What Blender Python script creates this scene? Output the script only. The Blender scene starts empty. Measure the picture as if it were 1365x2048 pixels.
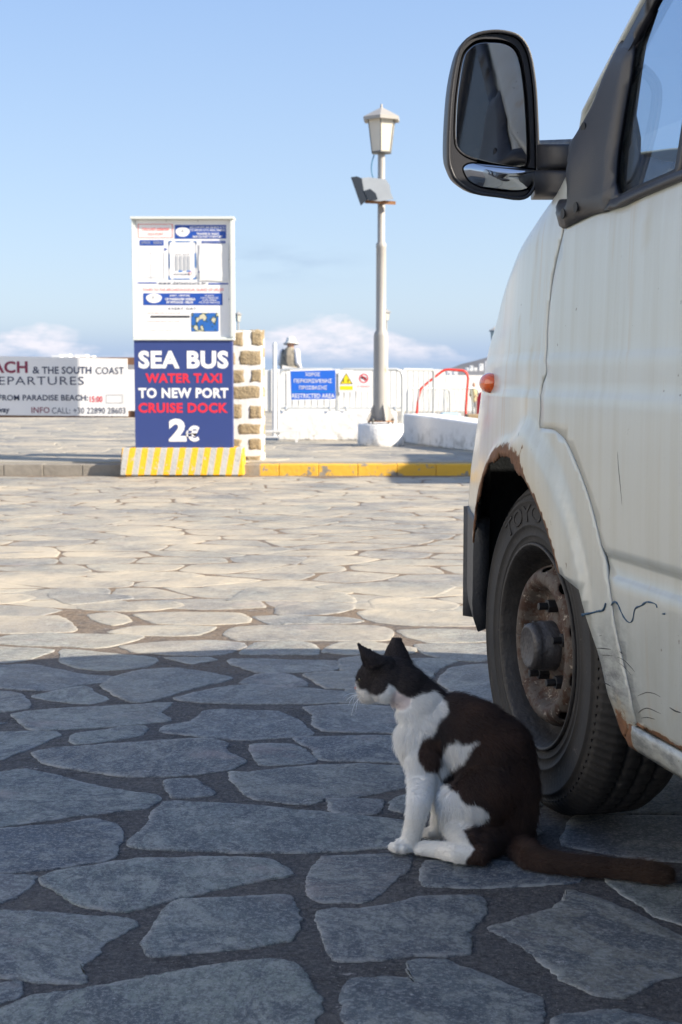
import bpy, bmesh, math, random
import numpy as np
from mathutils import Vector, Matrix, noise, geometry
R = math.radians
random.seed(7)
sc = bpy.context.scene
COL = sc.collection

# ------------------------------------------------------------------ camera
CAMH = 0.88
PITCH = R(5.503)
cam_d = bpy.data.cameras.new('camera'); cam = bpy.data.objects.new('camera', cam_d); COL.objects.link(cam)
cam.location = (0, 0, CAMH); cam.rotation_euler = (R(90) - PITCH, 0, 0)
cam_d.sensor_fit = 'HORIZONTAL'; cam_d.sensor_width = 24; cam_d.lens = 50
cam_d.clip_start = 0.05; cam_d.clip_end = 9000
cam_d.dof.use_dof = True; cam_d.dof.focus_distance = 2.72; cam_d.dof.aperture_fstop = 11.0
sc.camera = cam

# ------------------------------------------------------------------ sky, sun, exposure
SUN_AZ, SUN_EL = 110.5, 28.5          # clockwise from +Y, degrees
SKY_STR, SUN_STR, EXPOSURE = 0.13, 5.0, 1.08
w = bpy.data.worlds.new("World"); sc.world = w; w.use_nodes = True
wn, wl = w.node_tree.nodes, w.node_tree.links
def wmath(op, a, b=None, c=None):
    n = wn.new('ShaderNodeMath'); n.operation = op
    for k, v in enumerate((a, b, c)):
        if v is None: continue
        if isinstance(v, (int, float)): n.inputs[k].default_value = v
        else: wl.new(v, n.inputs[k])
    return n.outputs[0]
sky = wn.new('ShaderNodeTexSky'); sky.sky_type = 'NISHITA'; sky.sun_disc = False
sky.sun_elevation = R(SUN_EL); sky.sun_rotation = R(SUN_AZ); sky.altitude = 0
sky.air_density = 1.0; sky.dust_density = 1.2; sky.ozone_density = 1.6
tc = wn.new('ShaderNodeTexCoord'); sep = wn.new('ShaderNodeSeparateXYZ'); wl.new(tc.outputs['Generated'], sep.inputs[0])
hx = wmath('ARCTAN2', sep.outputs[0], sep.outputs[1])            # azimuth, 0 towards +Y
el = wmath('ARCSINE', sep.outputs[2])                            # elevation
cmb = wn.new('ShaderNodeCombineXYZ'); wl.new(wmath('MULTIPLY', hx, 16.0), cmb.inputs[0]); wl.new(wmath('MULTIPLY', el, 46.0), cmb.inputs[1])
nz = wn.new('ShaderNodeTexNoise'); nz.inputs['Scale'].default_value = 1.0; nz.inputs['Detail'].default_value = 7; nz.inputs['Roughness'].default_value = 0.55
wl.new(cmb.outputs[0], nz.inputs['Vector'])
def gauss(x, c, s):
    d = wmath('DIVIDE', wmath('SUBTRACT', x, c), s)
    return wmath('EXPONENT', wmath('MULTIPLY', wmath('MULTIPLY', d, d), -1.0))
# banks of cloud low over the horizon: one ahead to the right, one to the left, thin ones all round
top = wmath('ADD', wmath('MULTIPLY', gauss(hx, -0.015, 0.085), 0.034), wmath('ADD', wmath('MULTIPLY', gauss(hx, -0.22, 0.06), 0.027), 0.008))
ragged = wmath('ADD', top, wmath('MULTIPLY', wmath('SUBTRACT', nz.outputs[0], 0.5), 0.055))
bank = wmath('SMOOTH_MIN', wmath('MAXIMUM', wmath('DIVIDE', wmath('SUBTRACT', ragged, el), 0.009), 0.0), 1.0, 0.3)
bottom = wmath('MINIMUM', wmath('MAXIMUM', wmath('DIVIDE', wmath('SUBTRACT', el, wmath('MULTIPLY', nz.outputs[0], 0.016)), 0.010), 0.0), 1.0)
cmb3 = wn.new('ShaderNodeCombineXYZ'); wl.new(wmath('MULTIPLY', hx, 42.0), cmb3.inputs[0]); wl.new(wmath('MULTIPLY', el, 110.0), cmb3.inputs[1])
nz3 = wn.new('ShaderNodeTexNoise'); nz3.inputs['Scale'].default_value = 1.0; nz3.inputs['Detail'].default_value = 8; nz3.inputs['Roughness'].default_value = 0.6
wl.new(cmb3.outputs[0], nz3.inputs['Vector'])
wisp = wmath('MINIMUM', wmath('MAXIMUM', wmath('MULTIPLY', wmath('SUBTRACT', nz3.outputs[0], 0.27), 3.2), 0.0), 1.0)
cloud = wmath('MULTIPLY', wmath('MULTIPLY', wmath('MULTIPLY', bank, bottom), 0.95), wisp)
# one faint grey smear higher up
cmb2 = wn.new('ShaderNodeCombineXYZ'); wl.new(wmath('MULTIPLY', hx, 14.0), cmb2.inputs[0]); wl.new(wmath('MULTIPLY', el, 60.0), cmb2.inputs[1])
nz2 = wn.new('ShaderNodeTexNoise'); nz2.inputs['Scale'].default_value = 1.0; nz2.inputs['Detail'].default_value = 5
wl.new(cmb2.outputs[0], nz2.inputs['Vector'])
smear = wmath('MULTIPLY', wmath('MULTIPLY', gauss(hx, -0.045, 0.05), gauss(el, 0.079, 0.012)),
              wmath('MULTIPLY', wmath('MAXIMUM', wmath('SUBTRACT', nz2.outputs[0], 0.42), 0.0), 3.2))
def wmix(f, a, b):
    n = wn.new('ShaderNodeMixRGB')
    if isinstance(f, float): n.inputs[0].default_value = f
    else: wl.new(f, n.inputs[0])
    for k, v in ((1, a), (2, b)):
        if isinstance(v, tuple): n.inputs[k].default_value = (*v, 1)
        else: wl.new(v, n.inputs[k])
    return n.outputs[0]
up = wmath('MINIMUM', wmath('MAXIMUM', wmath('DIVIDE', el, 0.27), 0.0), 1.0)
hi = wmath('MINIMUM', wmath('MAXIMUM', wmath('DIVIDE', wmath('SUBTRACT', el, 0.27), 1.2), 0.0), 1.0)
grad = wmix(hi, wmix(up, (2.08, 2.62, 3.32), (1.22, 1.86, 3.12)), (0.75, 1.2, 2.4))
c0 = wmix(0.78, sky.outputs[0], grad)
band = wmath('MULTIPLY', gauss(el, 0.010, 0.018), 0.8)
c1 = wmix(band, c0, (1.55, 2.05, 2.95))
c2 = wmix(cloud, c1, (3.5, 3.42, 3.72))
c3 = wmix(smear, c2, (1.7, 2.25, 3.0))
wl.new(c3, wn['Background'].inputs[0]); wn['Background'].inputs[1].default_value = SKY_STR
sd = bpy.data.lights.new('sun', 'SUN'); sd.energy = SUN_STR; sd.angle = R(0.5); sd.color = (1.0, 0.895, 0.745)
so = bpy.data.objects.new('sun', sd); COL.objects.link(so)
sdir = Vector((math.sin(R(SUN_AZ)) * math.cos(R(SUN_EL)), math.cos(R(SUN_AZ)) * math.cos(R(SUN_EL)), math.sin(R(SUN_EL))))
so.location = (12, -8, 9); so.rotation_euler = sdir.to_track_quat('Z', 'Y').to_euler()
sc.view_settings.view_transform = 'Standard'; sc.view_settings.look = 'None'
sc.view_settings.exposure = EXPOSURE; sc.view_settings.gamma = 1; sc.view_settings.use_curve_mapping = False
sc.cycles.max_bounces = 8; sc.cycles.transparent_max_bounces = 16
sc.cycles.caustics_reflective = False; sc.cycles.caustics_refractive = False

# ------------------------------------------------------------------ helpers
F = 2844.0
CP, SP = math.cos(PITCH), math.sin(PITCH)
def ray(px, py):
    u, v = (px - 682.5) / F, -(py - 1024) / F
    return Vector((u, CP + v * SP, -SP + v * CP))
def PY(px, py, Y):
    d = ray(px, py); t = Y / d.y
    return Vector((d.x * t, Y, CAMH + d.z * t))
def PZ(px, py, z=0.0):
    d = ray(px, py); t = (z - CAMH) / d.z
    return Vector((d.x * t, d.y * t, z))

class MB:
    def __init__(s): s.v = []; s.f = []; s.sm = []
    def add(s, verts, faces, smooth=False):
        o = len(s.v); s.v += [tuple(p) for p in verts]
        for f in faces: s.f.append(tuple(i + o for i in f)); s.sm.append(smooth)
        return s
    def box(s, x0, x1, y0, y1, z0, z1, M=None):
        v = [Vector((x, y, z)) for z in (z0, z1) for y in (y0, y1) for x in (x0, x1)]
        if M is not None: v = [M @ p for p in v]
        return s.add(v, [(0, 2, 3, 1), (4, 5, 7, 6), (0, 1, 5, 4), (1, 3, 7, 5), (3, 2, 6, 7), (2, 0, 4, 6)])
    def tube(s, pts, r, n=10, caps=True, smooth=True):
        pts = [Vector(p) for p in pts]
        rs = r if isinstance(r, (list, tuple)) else [r] * len(pts)
        vs = []; up = None
        for i, p in enumerate(pts):
            t = (pts[min(i + 1, len(pts) - 1)] - pts[max(i - 1, 0)]).normalized()
            if up is None:
                up = Vector((0, 0, 1)) if abs(t.z) < 0.9 else Vector((0, 1, 0))
            a = t.cross(up).normalized(); b = a.cross(t).normalized(); up = b
            vs += [p + a * math.cos(2 * math.pi * k / n) * rs[i] + b * math.sin(2 * math.pi * k / n) * rs[i] for k in range(n)]
        fs = [(i * n + k, i * n + (k + 1) % n, (i + 1) * n + (k + 1) % n, (i + 1) * n + k) for i in range(len(pts) - 1) for k in range(n)]
        s.add(vs, fs, smooth)
        if caps:
            m = len(pts) - 1
            s.add([v for v in vs[:n]], [tuple(range(n))[::-1]]); s.add([v for v in vs[m * n:]], [tuple(range(n))])
        return s
    def lathe(s, prof, M, n=32, smooth=True, close=False):
        # prof: list of (radius, height); M maps (x, y, h)
        vs = [M @ Vector((r * math.cos(2 * math.pi * k / n), r * math.sin(2 * math.pi * k / n), h)) for r, h in prof for k in range(n)]
        fs = [(i * n + k, i * n + (k + 1) % n, (i + 1) * n + (k + 1) % n, (i + 1) * n + k) for i in range(len(prof) - 1) for k in range(n)]
        return s.add(vs, fs, smooth)
    def prism(s, poly, fn0, fn1, smooth=False):
        # poly: list of 2d points, fn0/fn1 map them to the front/back 3d outline
        n = len(poly); a = [fn0(p) for p in poly]; b = [fn1(p) for p in poly]
        s.add(a, [tuple(range(n))]); s.add(b, [tuple(range(n))[::-1]])
        s.add(a + b, [(k, k + n, (k + 1) % n + n, (k + 1) % n) for k in range(n)], smooth)
        return s
    def sphere(s, c, r, nu=14, nv=9, sc3=(1, 1, 1), M=None):
        vs = []; c = Vector(c)
        for j in range(nv + 1):
            th = math.pi * j / nv
            for k in range(nu):
                ph = 2 * math.pi * k / nu
                d = Vector((math.sin(th) * math.cos(ph) * sc3[0], math.sin(th) * math.sin(ph) * sc3[1], math.cos(th) * sc3[2])) * r
                if M is not None: d = M @ d
                vs.append(c + d)
        fs = [(j * nu + k, (j + 1) * nu + k, (j + 1) * nu + (k + 1) % nu, j * nu + (k + 1) % nu) for j in range(nv) for k in range(nu)]
        return s.add(vs, fs, True)

def link_parent(o, parent):
    if parent is not None:
        o.parent = parent
        o.matrix_parent_inverse = Matrix.Translation(-Vector(parent['_w']))
        o['_w'] = (0.0, 0.0, 0.0)
def obj(name, mb, mat, parent=None, bevel=0.0, mods=(), label=None):
    me = bpy.data.meshes.new(name)
    v = mb.v; org = Vector((0, 0, 0))
    if parent is None:
        a = np.array(v); org = Vector(((a[:, 0].min() + a[:, 0].max()) / 2, (a[:, 1].min() + a[:, 1].max()) / 2, a[:, 2].min()))
        v = [(p[0] - org.x, p[1] - org.y, p[2] - org.z) for p in v]
    me.from_pydata(v, [], mb.f); me.update()
    if any(mb.sm): me.polygons.foreach_set('use_smooth', mb.sm)
    me.materials.append(mat)
    bm = bmesh.new(); bm.from_mesh(me); bmesh.ops.recalc_face_normals(bm, faces=bm.faces); bm.to_mesh(me); bm.free()
    o = bpy.data.objects.new(name, me); COL.objects.link(o)
    o.location = org
    if parent is None: o['_w'] = tuple(org)
    link_parent(o, parent)
    if bevel:
        m = o.modifiers.new('bevel', 'BEVEL'); m.width = bevel; m.segments = 2; m.limit_method = 'ANGLE'; m.angle_limit = R(40)
    if label: o['label'] = label
    return o
def thing(name, loc, label, cat, group=None):
    o = bpy.data.objects.new(name, None); COL.objects.link(o); o.location = loc; o['_w'] = tuple(loc)
    o.empty_display_size = 0.1
    return tag(o, label, cat, group)
def tag(o, label, cat, group=None):
    o['label'] = label; o['category'] = cat
    if group: o['group'] = group
    return o
def struct(o, kind='structure'):
    o['kind'] = kind; return o
def part_empty(name, parent):
    o = bpy.data.objects.new(name, None); COL.objects.link(o); o.empty_display_size = 0.05
    o.parent = parent; o.matrix_parent_inverse = Matrix.Translation(-Vector(parent['_w'])); o['_w'] = (0.0, 0.0, 0.0)
    return o
def copy_tree(o, parent=None):
    c = o.copy(); COL.objects.link(c)
    if parent is not None: c.parent = parent
    for ch in list(o.children): copy_tree(ch, c)
    return c

# ---- materials
def M_(name):
    m = bpy.data.materials.new(name); m.use_nodes = True
    return m, m.node_tree.nodes, m.node_tree.links, m.node_tree.nodes['Principled BSDF']
def plain(name, col, rough=0.6, metal=0.0, var=0.12, scale=6.0, bump=0.0, bscale=80.0, spec=0.5, coat=0.0):
    m, n, l, b = M_(name)
    b.inputs['Roughness'].default_value = rough; b.inputs['Metallic'].default_value = metal
    b.inputs['Specular IOR Level'].default_value = spec; b.inputs['Coat Weight'].default_value = coat
    t = n.new('ShaderNodeTexCoord')
    if var:
        z = n.new('ShaderNodeTexNoise'); z.inputs['Scale'].default_value = scale; z.inputs['Detail'].default_value = 6
        l.new(t.outputs['Object'], z.inputs['Vector'])
        mx = n.new('ShaderNodeMixRGB'); l.new(z.outputs[0], mx.inputs[0])
        mx.inputs[1].default_value = (*[c * (1 - var) for c in col], 1); mx.inputs[2].default_value = (*[min(1, c * (1 + var)) for c in col], 1)
        l.new(mx.outputs[0], b.inputs['Base Color'])
    else: b.inputs['Base Color'].default_value = (*col, 1)
    if bump:
        z2 = n.new('ShaderNodeTexNoise'); z2.inputs['Scale'].default_value = bscale; z2.inputs['Detail'].default_value = 5
        l.new(t.outputs['Object'], z2.inputs['Vector'])
        bp = n.new('ShaderNodeBump'); bp.inputs['Strength'].default_value = bump; bp.inputs['Distance'].default_value = 0.01
        l.new(z2.outputs[0], bp.inputs['Height']); l.new(bp.outputs[0], b.inputs['Normal'])
    return m
class G:
    """small node-graph helper"""
    def __init__(s, name): s.m, s.n, s.l, s.b = M_(name); s.tc = s.n.new('ShaderNodeTexCoord')
    def put(s, node, k, v):
        if isinstance(v, (int, float)): node.inputs[k].default_value = v
        elif isinstance(v, tuple): node.inputs[k].default_value = (*v, 1) if len(v) == 3 and len(node.inputs[k].default_value) == 4 else v
        else: s.l.new(v, node.inputs[k])
    def math(s, op, a, b=None, clamp=False):
        q = s.n.new('ShaderNodeMath'); q.operation = op; q.use_clamp = clamp; s.put(q, 0, a)
        if b is not None: s.put(q, 1, b)
        return q.outputs[0]
    def noise(s, scale, detail=5, vec=None, rough=0.5, out=0, dist=0.0):
        q = s.n.new('ShaderNodeTexNoise'); q.inputs['Scale'].default_value = scale; q.inputs['Detail'].default_value = detail
        q.inputs['Roughness'].default_value = rough; q.inputs['Distortion'].default_value = dist
        s.l.new(vec if vec is not None else s.tc.outputs['Object'], q.inputs['Vector']); return q.outputs[out]
    def map(s, scale=(1, 1, 1), loc=(0, 0, 0), vec=None):
        q = s.n.new('ShaderNodeMapping'); q.inputs['Scale'].default_value = scale; q.inputs['Location'].default_value = loc
        s.l.new(vec if vec is not None else s.tc.outputs['Object'], q.inputs['Vector']); return q.outputs[0]
    def mix(s, f, a, b, mode='MIX'):
        q = s.n.new('ShaderNodeMixRGB'); q.blend_type = mode; s.put(q, 0, f); s.put(q, 1, a); s.put(q, 2, b); return q.outputs[0]
    def ramp(s, v, lo, hi):
        q = s.n.new('ShaderNodeMapRange'); s.put(q, 0, v); q.inputs[1].default_value = lo; q.inputs[2].default_value = hi
        q.inputs[3].default_value = 0; q.inputs[4].default_value = 1; q.clamp = True; return q.outputs[0]
    def attr(s, name, out='Fac'):
        q = s.n.new('ShaderNodeAttribute'); q.attribute_name = name; return q.outputs[out]
    def rnd(s): return s.n.new('ShaderNodeNewGeometry').outputs['Random Per Island']
    def sep(s, vec=None):
        q = s.n.new('ShaderNodeSeparateXYZ'); s.l.new(vec if vec is not None else s.tc.outputs['Object'], q.inputs[0]); return q.outputs
    def bump(s, h, strength=0.3, dist=0.01, prev=None):
        q = s.n.new('ShaderNodeBump'); q.inputs['Strength'].default_value = strength; q.inputs['Distance'].default_value = dist
        s.put(q, 'Height', h)
        if prev is not None: s.l.new(prev, q.inputs['Normal'])
        s.l.new(q.outputs[0], s.b.inputs['Normal']); return q.outputs[0]
    def set(s, **k):
        for a, v in k.items(): s.put(s.b, a.replace('_', ' '), v)
        return s.m

# ------------------------------------------------------------------ paving
def catmull(poly, n=5):
    out = []; m = len(poly)
    for i in range(m):
        p0, p1, p2, p3 = poly[i - 1], poly[i], poly[(i + 1) % m], poly[(i + 2) % m]
        for k in range(n):
            t = k / n
            q = 0.5 * ((2 * p1) + (p2 - p0) * t + (2 * p0 - 5 * p1 + 4 * p2 - p3) * t * t + (3 * p1 - p0 - 3 * p2 + p3) * t ** 3)
            q = q * 0.55 + (p1 * (1 - t) + p2 * t) * 0.45
            out.append(q)
    return out
def area2(poly): return sum(poly[i - 1].x * poly[i].y - poly[i].x * poly[i - 1].y for i in range(len(poly))) / 2
def slab(mb, poly, z, h=0.006, wob=0.006, seed=0.0, n=5, grow=0.0):
    if area2(poly) < 0: poly = poly[::-1]
    P = catmull(poly, n); m = len(P); ring = []
    for i, p in enumerate(P):
        t = (P[(i + 1) % m] - P[i - 1]).normalized(); nn = Vector((t.y, -t.x))
        w_ = noise.noise(Vector((p.x * 16, p.y * 16, seed))) * wob + noise.noise(Vector((p.x * 60, p.y * 60, seed + 5))) * wob * 0.7 + noise.noise(Vector((p.x * 170, p.y * 170, seed + 8))) * wob * 0.35
        ring.append((p + nn * (w_ + grow), nn))
    tilt = (noise.noise(Vector((seed * 3.1, 1.7, 0.3))) * 0.004, noise.noise(Vector((seed * 2.3, 7.7, 4.3))) * 0.004)
    c = sum((r[0] for r in ring), Vector((0, 0))) / m
    def lift(p, base): return z + base
    o = [Vector((p.x, p.y, z - 0.008)) for p, _ in ring]
    a = [Vector((p.x - q.x * 0.001, p.y - q.y * 0.001, z + h * 0.6)) for p, q in ring]
    b = [Vector((p.x - q.x * 0.0028, p.y - q.y * 0.0028, z + h)) for p, q in ring]
    base = len(mb.v); mb.v += [tuple(q) for q in o + a + b]
    for k in range(m):
        k2 = (k + 1) % m
        mb.f.append((base + k, base + k2, base + m + k2, base + m + k)); mb.sm.append(True)
        mb.f.append((base + m + k, base + m + k2, base + 2 * m + k2, base + 2 * m + k)); mb.sm.append(True)
    cen = sum((p for p, _ in ring), Vector((0, 0))) / m
    inn = []
    for p, q in ring:
        d_ = cen - p; inn.append((p.x + d_.x * min(0.3, 0.02 / max(0.03, d_.length)), p.y + d_.y * min(0.3, 0.02 / max(0.03, d_.length)), z + h))
    mb.v += inn; mb.rim = getattr(mb, 'rim', []); mb.rim += [(base, base + 3 * m)]
    for k in range(m):
        k2 = (k + 1) % m
        mb.f.append((base + 2 * m + k, base + 2 * m + k2, base + 3 * m + k2, base + 3 * m + k)); mb.sm.append(True)
    mb.f.append(tuple(base + 3 * m + k for k in range(m))); mb.sm.append(False)

def zB(l): return [(x / 1.95, 1300 + y / 1.95) for x, y in l]
def zC(l): return [(x / 1.95, 1700 + y / 1.95) for x, y in l]
def zD(l): return [(665 + x / 1.95, 1700 + y / 1.95) for x, y in l]
def zE(l): return [(500 + x / 2.73, 1290 + y / 2.73) for x, y in l]
def zH(l): return [(x / 2.844, 1080 + y / 2.844) for x, y in l]
def zI(l): return [(480 + x / 2.844, 1080 + y / 2.844) for x, y in l]
near = [
 zB([(-60,50),(0,62),(120,60),(230,80),(330,100),(425,108),(420,125),(310,140),(200,160),(90,158),(-60,140)]),
 zB([(245,0),(420,15),(605,35),(570,70),(400,82),(280,70),(240,45)]),
 zB([(400,140),(440,110),(560,80),(700,75),(900,110),(860,128),(700,165),(600,200),(520,208),(450,180)]),
 zB([(135,182),(320,143),(370,170),(425,195),(350,213),(200,200)]),
 zB([(-80,150),(0,165),(80,175),(112,210),(100,232),(0,245),(-80,240)]),
 zB([(45,255),(200,235),(640,210),(668,215),(620,245),(660,280),(400,305),(130,315),(90,290)]),
 zE([(-100,80),(200,85),(480,92),(485,130),(400,150),(60,155),(-110,105)]),
 zE([(500,80),(640,62),(640,120),(620,150),(520,145),(490,120)]),
 zB([(945,130),(1000,98),(1110,95),(1190,125),(1195,145),(1050,145)]),
 zB([(680,190),(850,150),(1000,140),(1330,165),(1350,185),(1300,210),(1000,215),(750,205)]),
 zB([(750,280),(800,240),(900,235),(1080,245),(1150,270),(1220,325),(1180,340),(950,355),(820,345),(640,325),(640,300)]),
 zB([(280,335),(430,310),(560,300),(568,320),(520,345),(300,370)]),
 zB([(-90,330),(0,325),(190,320),(230,335),(150,370),(60,410),(0,430),(-90,440)]),
 zB([(130,405),(200,390),(450,370),(800,350),(880,370),(880,400),(960,440),(900,470),(780,490),(520,500),(350,480),(180,450)]),
 zB([(980,375),(1120,370),(1170,385),(1230,430),(1200,448),(1020,450)]),
 zB([(-100,490),(0,480),(90,470),(200,490),(400,540),(610,575),(570,620),(480,630),(200,665),(0,695),(-100,700)]),
 zB([(650,515),(760,510),(800,540),(830,570),(680,580)]),
 zB([(510,770),(560,700),(640,600),(780,600),(1000,615),(1365,650),(1560,672),(1640,690),(1620,760),(1400,785),(1200,795),(900,795)]),
 zB([(-60,715),(200,690),(380,665),(470,700),(455,790),(400,830),(200,860),(-60,870)]),
 zC([(-60,112),(135,108),(130,130),(80,175),(50,195),(-60,215)]),
 zC([(160,110),(400,60),(600,38),(950,33),(1060,50),(1140,100),(900,145),(700,190),(500,240),(400,238),(300,215),(230,175)]),
 zC([(-80,235),(0,240),(300,262),(450,270),(525,285),(500,315),(380,385),(380,410),(325,450),(330,520),(240,525),(120,515),(0,500),(-80,490)]),
 zC([(565,370),(600,310),(660,230),(700,200),(900,195),(1100,185),(1145,205),(1160,280),(1130,360),(950,385),(800,405),(600,418)]),
 zC([(-60,670),(100,590),(300,555),(600,500),(800,460),(1050,435),(1130,450),(1200,510),(1250,590),(1240,640),(1150,760),(900,850),(300,900),(-60,880)]),
 zC([(-60,540),(60,522),(90,545),(60,580),(-60,612)]),
 [(665,1715),(819,1713),(815,1740),(783,1767),(732,1805),(696,1808),(640,1802),(616,1785),(620,1750),(640,1720)],
 zD([(345,110),(370,50),(600,40),(965,90),(965,130),(800,140),(580,150),(370,145)]),
 [(641,1833),(667,1823),(768,1818),(834,1800),(957,1795),(970,1828),(952,1849),(932,1869),(937,1910),(819,1913),(732,1925),(665,1922),(652,1880)],
 zD([(620,310),(700,285),(850,240),(905,205),(920,165),(1010,185),(1150,240),(1320,320),(1440,380),(1450,470),(1280,510),(1120,580),(1020,565),(900,510),(830,450),(760,385),(690,345)]),
 zD([(40,600),(60,520),(200,505),(310,510),(305,445),(440,435),(500,460),(700,545),(810,590),(790,700),(600,790),(150,770),(60,680)]),
 zD([(870,670),(1000,645),(1120,632),(1250,672),(1420,710),(1400,860),(900,850)]),
 zD([(1075,115),(1200,130),(1480,160),(1500,330),(1330,280),(1250,250),(1170,200)]),
 # behind the cat
 zE([(0,185),(60,165),(200,160),(310,215),(290,235),(0,225)]) if False else zE([(300,165),(420,152),(580,150),(600,200),(570,240),(420,240),(330,190)]),
 zE([(300,345),(420,335),(560,328),(760,340),(900,350),(900,470),(780,485),(560,480),(400,475),(345,430),(350,385)]),
 zE([(245,515),(400,508),(780,500),(1000,505),(1000,650),(840,650),(560,640),(380,630),(340,575)]),
 zE([(-110,700),(0,700),(280,668),(600,655),(860,670),(1060,690),(1060,780),(840,790),(600,835),(400,850),(320,880),(60,850),(-50,800)]),
 zE([(425,850),(560,848),(720,855),(700,925),(560,935),(445,915)]),
 zE([(775,860),(860,830),(1000,830),(1010,900),(860,925),(780,900)]),
 zE([(530,245),(640,240),(760,270),(720,325),(560,320),(480,318),(525,290)]),
 zE([(880,80),(1060,80),(1130,95),(1040,130),(980,190),(900,150)]),
 zE([(1030,200),(1100,130),(1250,110),(1420,120),(1420,320),(1180,290),(1080,240)]),
 zE([(900,330),(1080,330),(1200,330),(1200,440),(960,470),(930,420)]),
 # sunlit front rows
 zH([(-80,438),(140,440),(330,436),(400,470),(430,510),(400,528),(180,534),(-80,530)]),
 zH([(-80,585),(60,545),(250,535),(500,540),(780,545),(810,560),(700,595),(560,620),(380,610),(140,605),(-80,590)]),
 zH([(-80,612),(150,618),(310,630),(180,680),(60,700),(-80,700)]),
 zH([(500,430),(640,415),(700,430),(745,465),(640,490),(560,470)]),
 zH([(770,425),(1000,415),(1365,420),(1430,470),(1200,487),(900,480),(820,455)]),
 zH([(610,530),(760,497),(1000,490),(1230,500),(1130,545),(900,550),(700,540)]),
 zH([(690,610),(900,585),(1200,575),(1365,590),(1400,610),(1250,660),(1000,660),(760,640)]),
 zH([(440,385),(600,370),(800,352),(1000,355),(1040,378),(900,400),(700,410),(480,400)]),
 zH([(270,310),(420,305),(700,318),(760,335),(560,358),(400,370),(300,335)]),
 zH([(-80,320),(100,310),(200,330),(120,355),(-80,370)]),
 zI([(-30,500),(200,488),(500,487),(760,492),(860,515),(870,560),(800,577),(400,575),(0,575),(-90,540)]),
 zI([(80,440),(300,435),(600,445),(700,465),(600,478),(300,480),(180,488)]),
 zI([(670,420),(740,400),(1000,405),(1310,415),(1420,440),(1400,490),(1000,492),(760,470)]),
 zI([(200,395),(260,365),(500,358),(650,375),(640,400),(500,425),(230,430)]),
 zI([(750,340),(900,330),(1100,345),(1240,375),(1200,400),(900,398),(760,390)]),
 zI([(440,270),(560,255),(800,250),(1100,255),(1220,270),(1100,325),(900,330),(640,300),(500,290)]),
 zI([(-60,345),(40,282),(300,272),(560,300),(650,335),(640,360),(300,350),(-60,350)]) ,
 zI([(0,650),(90,590),(250,580),(400,590),(450,630),(420,655),(100,655)]),
 zI([(470,640),(560,590),(700,580),(860,600),(1000,620),(960,650),(600,655)]),
 zI([(900,520),(1050,510),(1310,515),(1420,540),(1420,580),(1100,590),(960,560)]),
 zI([(1000,600),(1200,595),(1420,600),(1420,690),(1240,690),(1060,655)]),
]
mbs = MB(); mbs2 = MB()
near2 = []
for i, poly in enumerate(near):
    P = [PZ(x, y) .to_2d() for x, y in poly]
    near2.append(P)
    slab(mbs, P, 0.0, h=0.0028 + 0.0012 * random.random(), wob=0.007, seed=i * 1.37, n=12, grow=0.006)
def inpoly(p, poly):
    c = False; j = len(poly) - 1
    for i in range(len(poly)):
        a, b = poly[i], poly[j]
        if (a[1] > p[1]) != (b[1] > p[1]) and p[0] < (b[0] - a[0]) * (p[1] - a[1]) / (b[1] - a[1]) + a[0]: c = not c
        j = i
    return c
def voronoi(x0, x1, y0, y1, sx, sy, seed, jit=0.42):
    rng = np.random.RandomState(seed); pts = []
    ny = int((y1 - y0) / sy) + 3; nx = int((x1 - x0) / sx) + 3
    for j in range(ny):
        for i in range(nx):
            pts.append((x0 + (i - 1 + 0.5 * (j % 2)) * sx + rng.uniform(-jit, jit) * sx, y0 + (j - 1) * sy + rng.uniform(-jit, jit) * sy))
    P = np.array(pts); Q = P / np.array([sx, sy]); out = []
    for k in range(len(P)):
        if not (x0 <= P[k, 0] <= x1 and y0 <= P[k, 1] <= y1): continue
        d = ((Q - Q[k]) ** 2).sum(1); idx = np.argsort(d)[1:18]
        cell = [Vector((Q[k, 0] + a * 2, Q[k, 1] + b * 2)) for a, b in ((-1, -1), (1, -1), (1, 1), (-1, 1))]
        for m in idx:
            mid = Vector((Q[k] + Q[m]) / 2); nn = Vector(Q[m] - Q[k]); new = []
            for a in range(len(cell)):
                p, q = cell[a - 1], cell[a]; dp, dq = (p - mid).dot(nn), (q - mid).dot(nn)
                if (dp < 0) != (dq < 0): new.append(p + (q - p) * (dp / (dp - dq)))
                if dq < 0: new.append(q)
            cell = new
            if len(cell) < 3: break
        if len(cell) >= 3: out.append([Vector((c.x * sx, c.y * sy)) for c in cell])
    return out
def shrink(cell, d):
    c = sum(cell, Vector((0, 0))) / len(cell); r = []
    for p in cell:
        v = p - c; L = v.length
        r.append(c + v * max(0.3, (L - d) / L))
    # drop points too close together
    o = [r[0]]
    for p in r[1:]:
        if (p - o[-1]).length > 0.03: o.append(p)
    return o
def drange(cells, z, mb, gap0, gap1, skip=None, n=4, h=0.0035):
    for i, c in enumerate(cells):
        ctr = sum(c, Vector((0, 0))) / len(c)
        if skip and skip(ctr, c): continue
        g = gap0 + (gap1 - gap0) * random.random()
        c = shrink(c, g)
        if len(c) < 3 or abs(area2(c)) < 0.006: continue
        slab(mb, c, z, h=h * (0.75 + 0.5 * random.random()), wob=0.008, seed=i * 0.73 + z, n=n)
def near_skip(ctr, cell):
    # leave out the cells that would run into the stones above
    for q in near2:
        cs = [ctr] + list(cell) + [(ctr + c) / 2 for c in cell]
        if any(inpoly(p, q) for p in cs) or inpoly(q[0], cell) or any(inpoly(p, cell) for p in q[::2]): return True
    return False
first = voronoi(-2.6, 3.6, -0.6, 5.2, 0.40, 0.22, 3)
drange(first, 0.0, mbs, 0.012, 0.024, near_skip)
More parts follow.
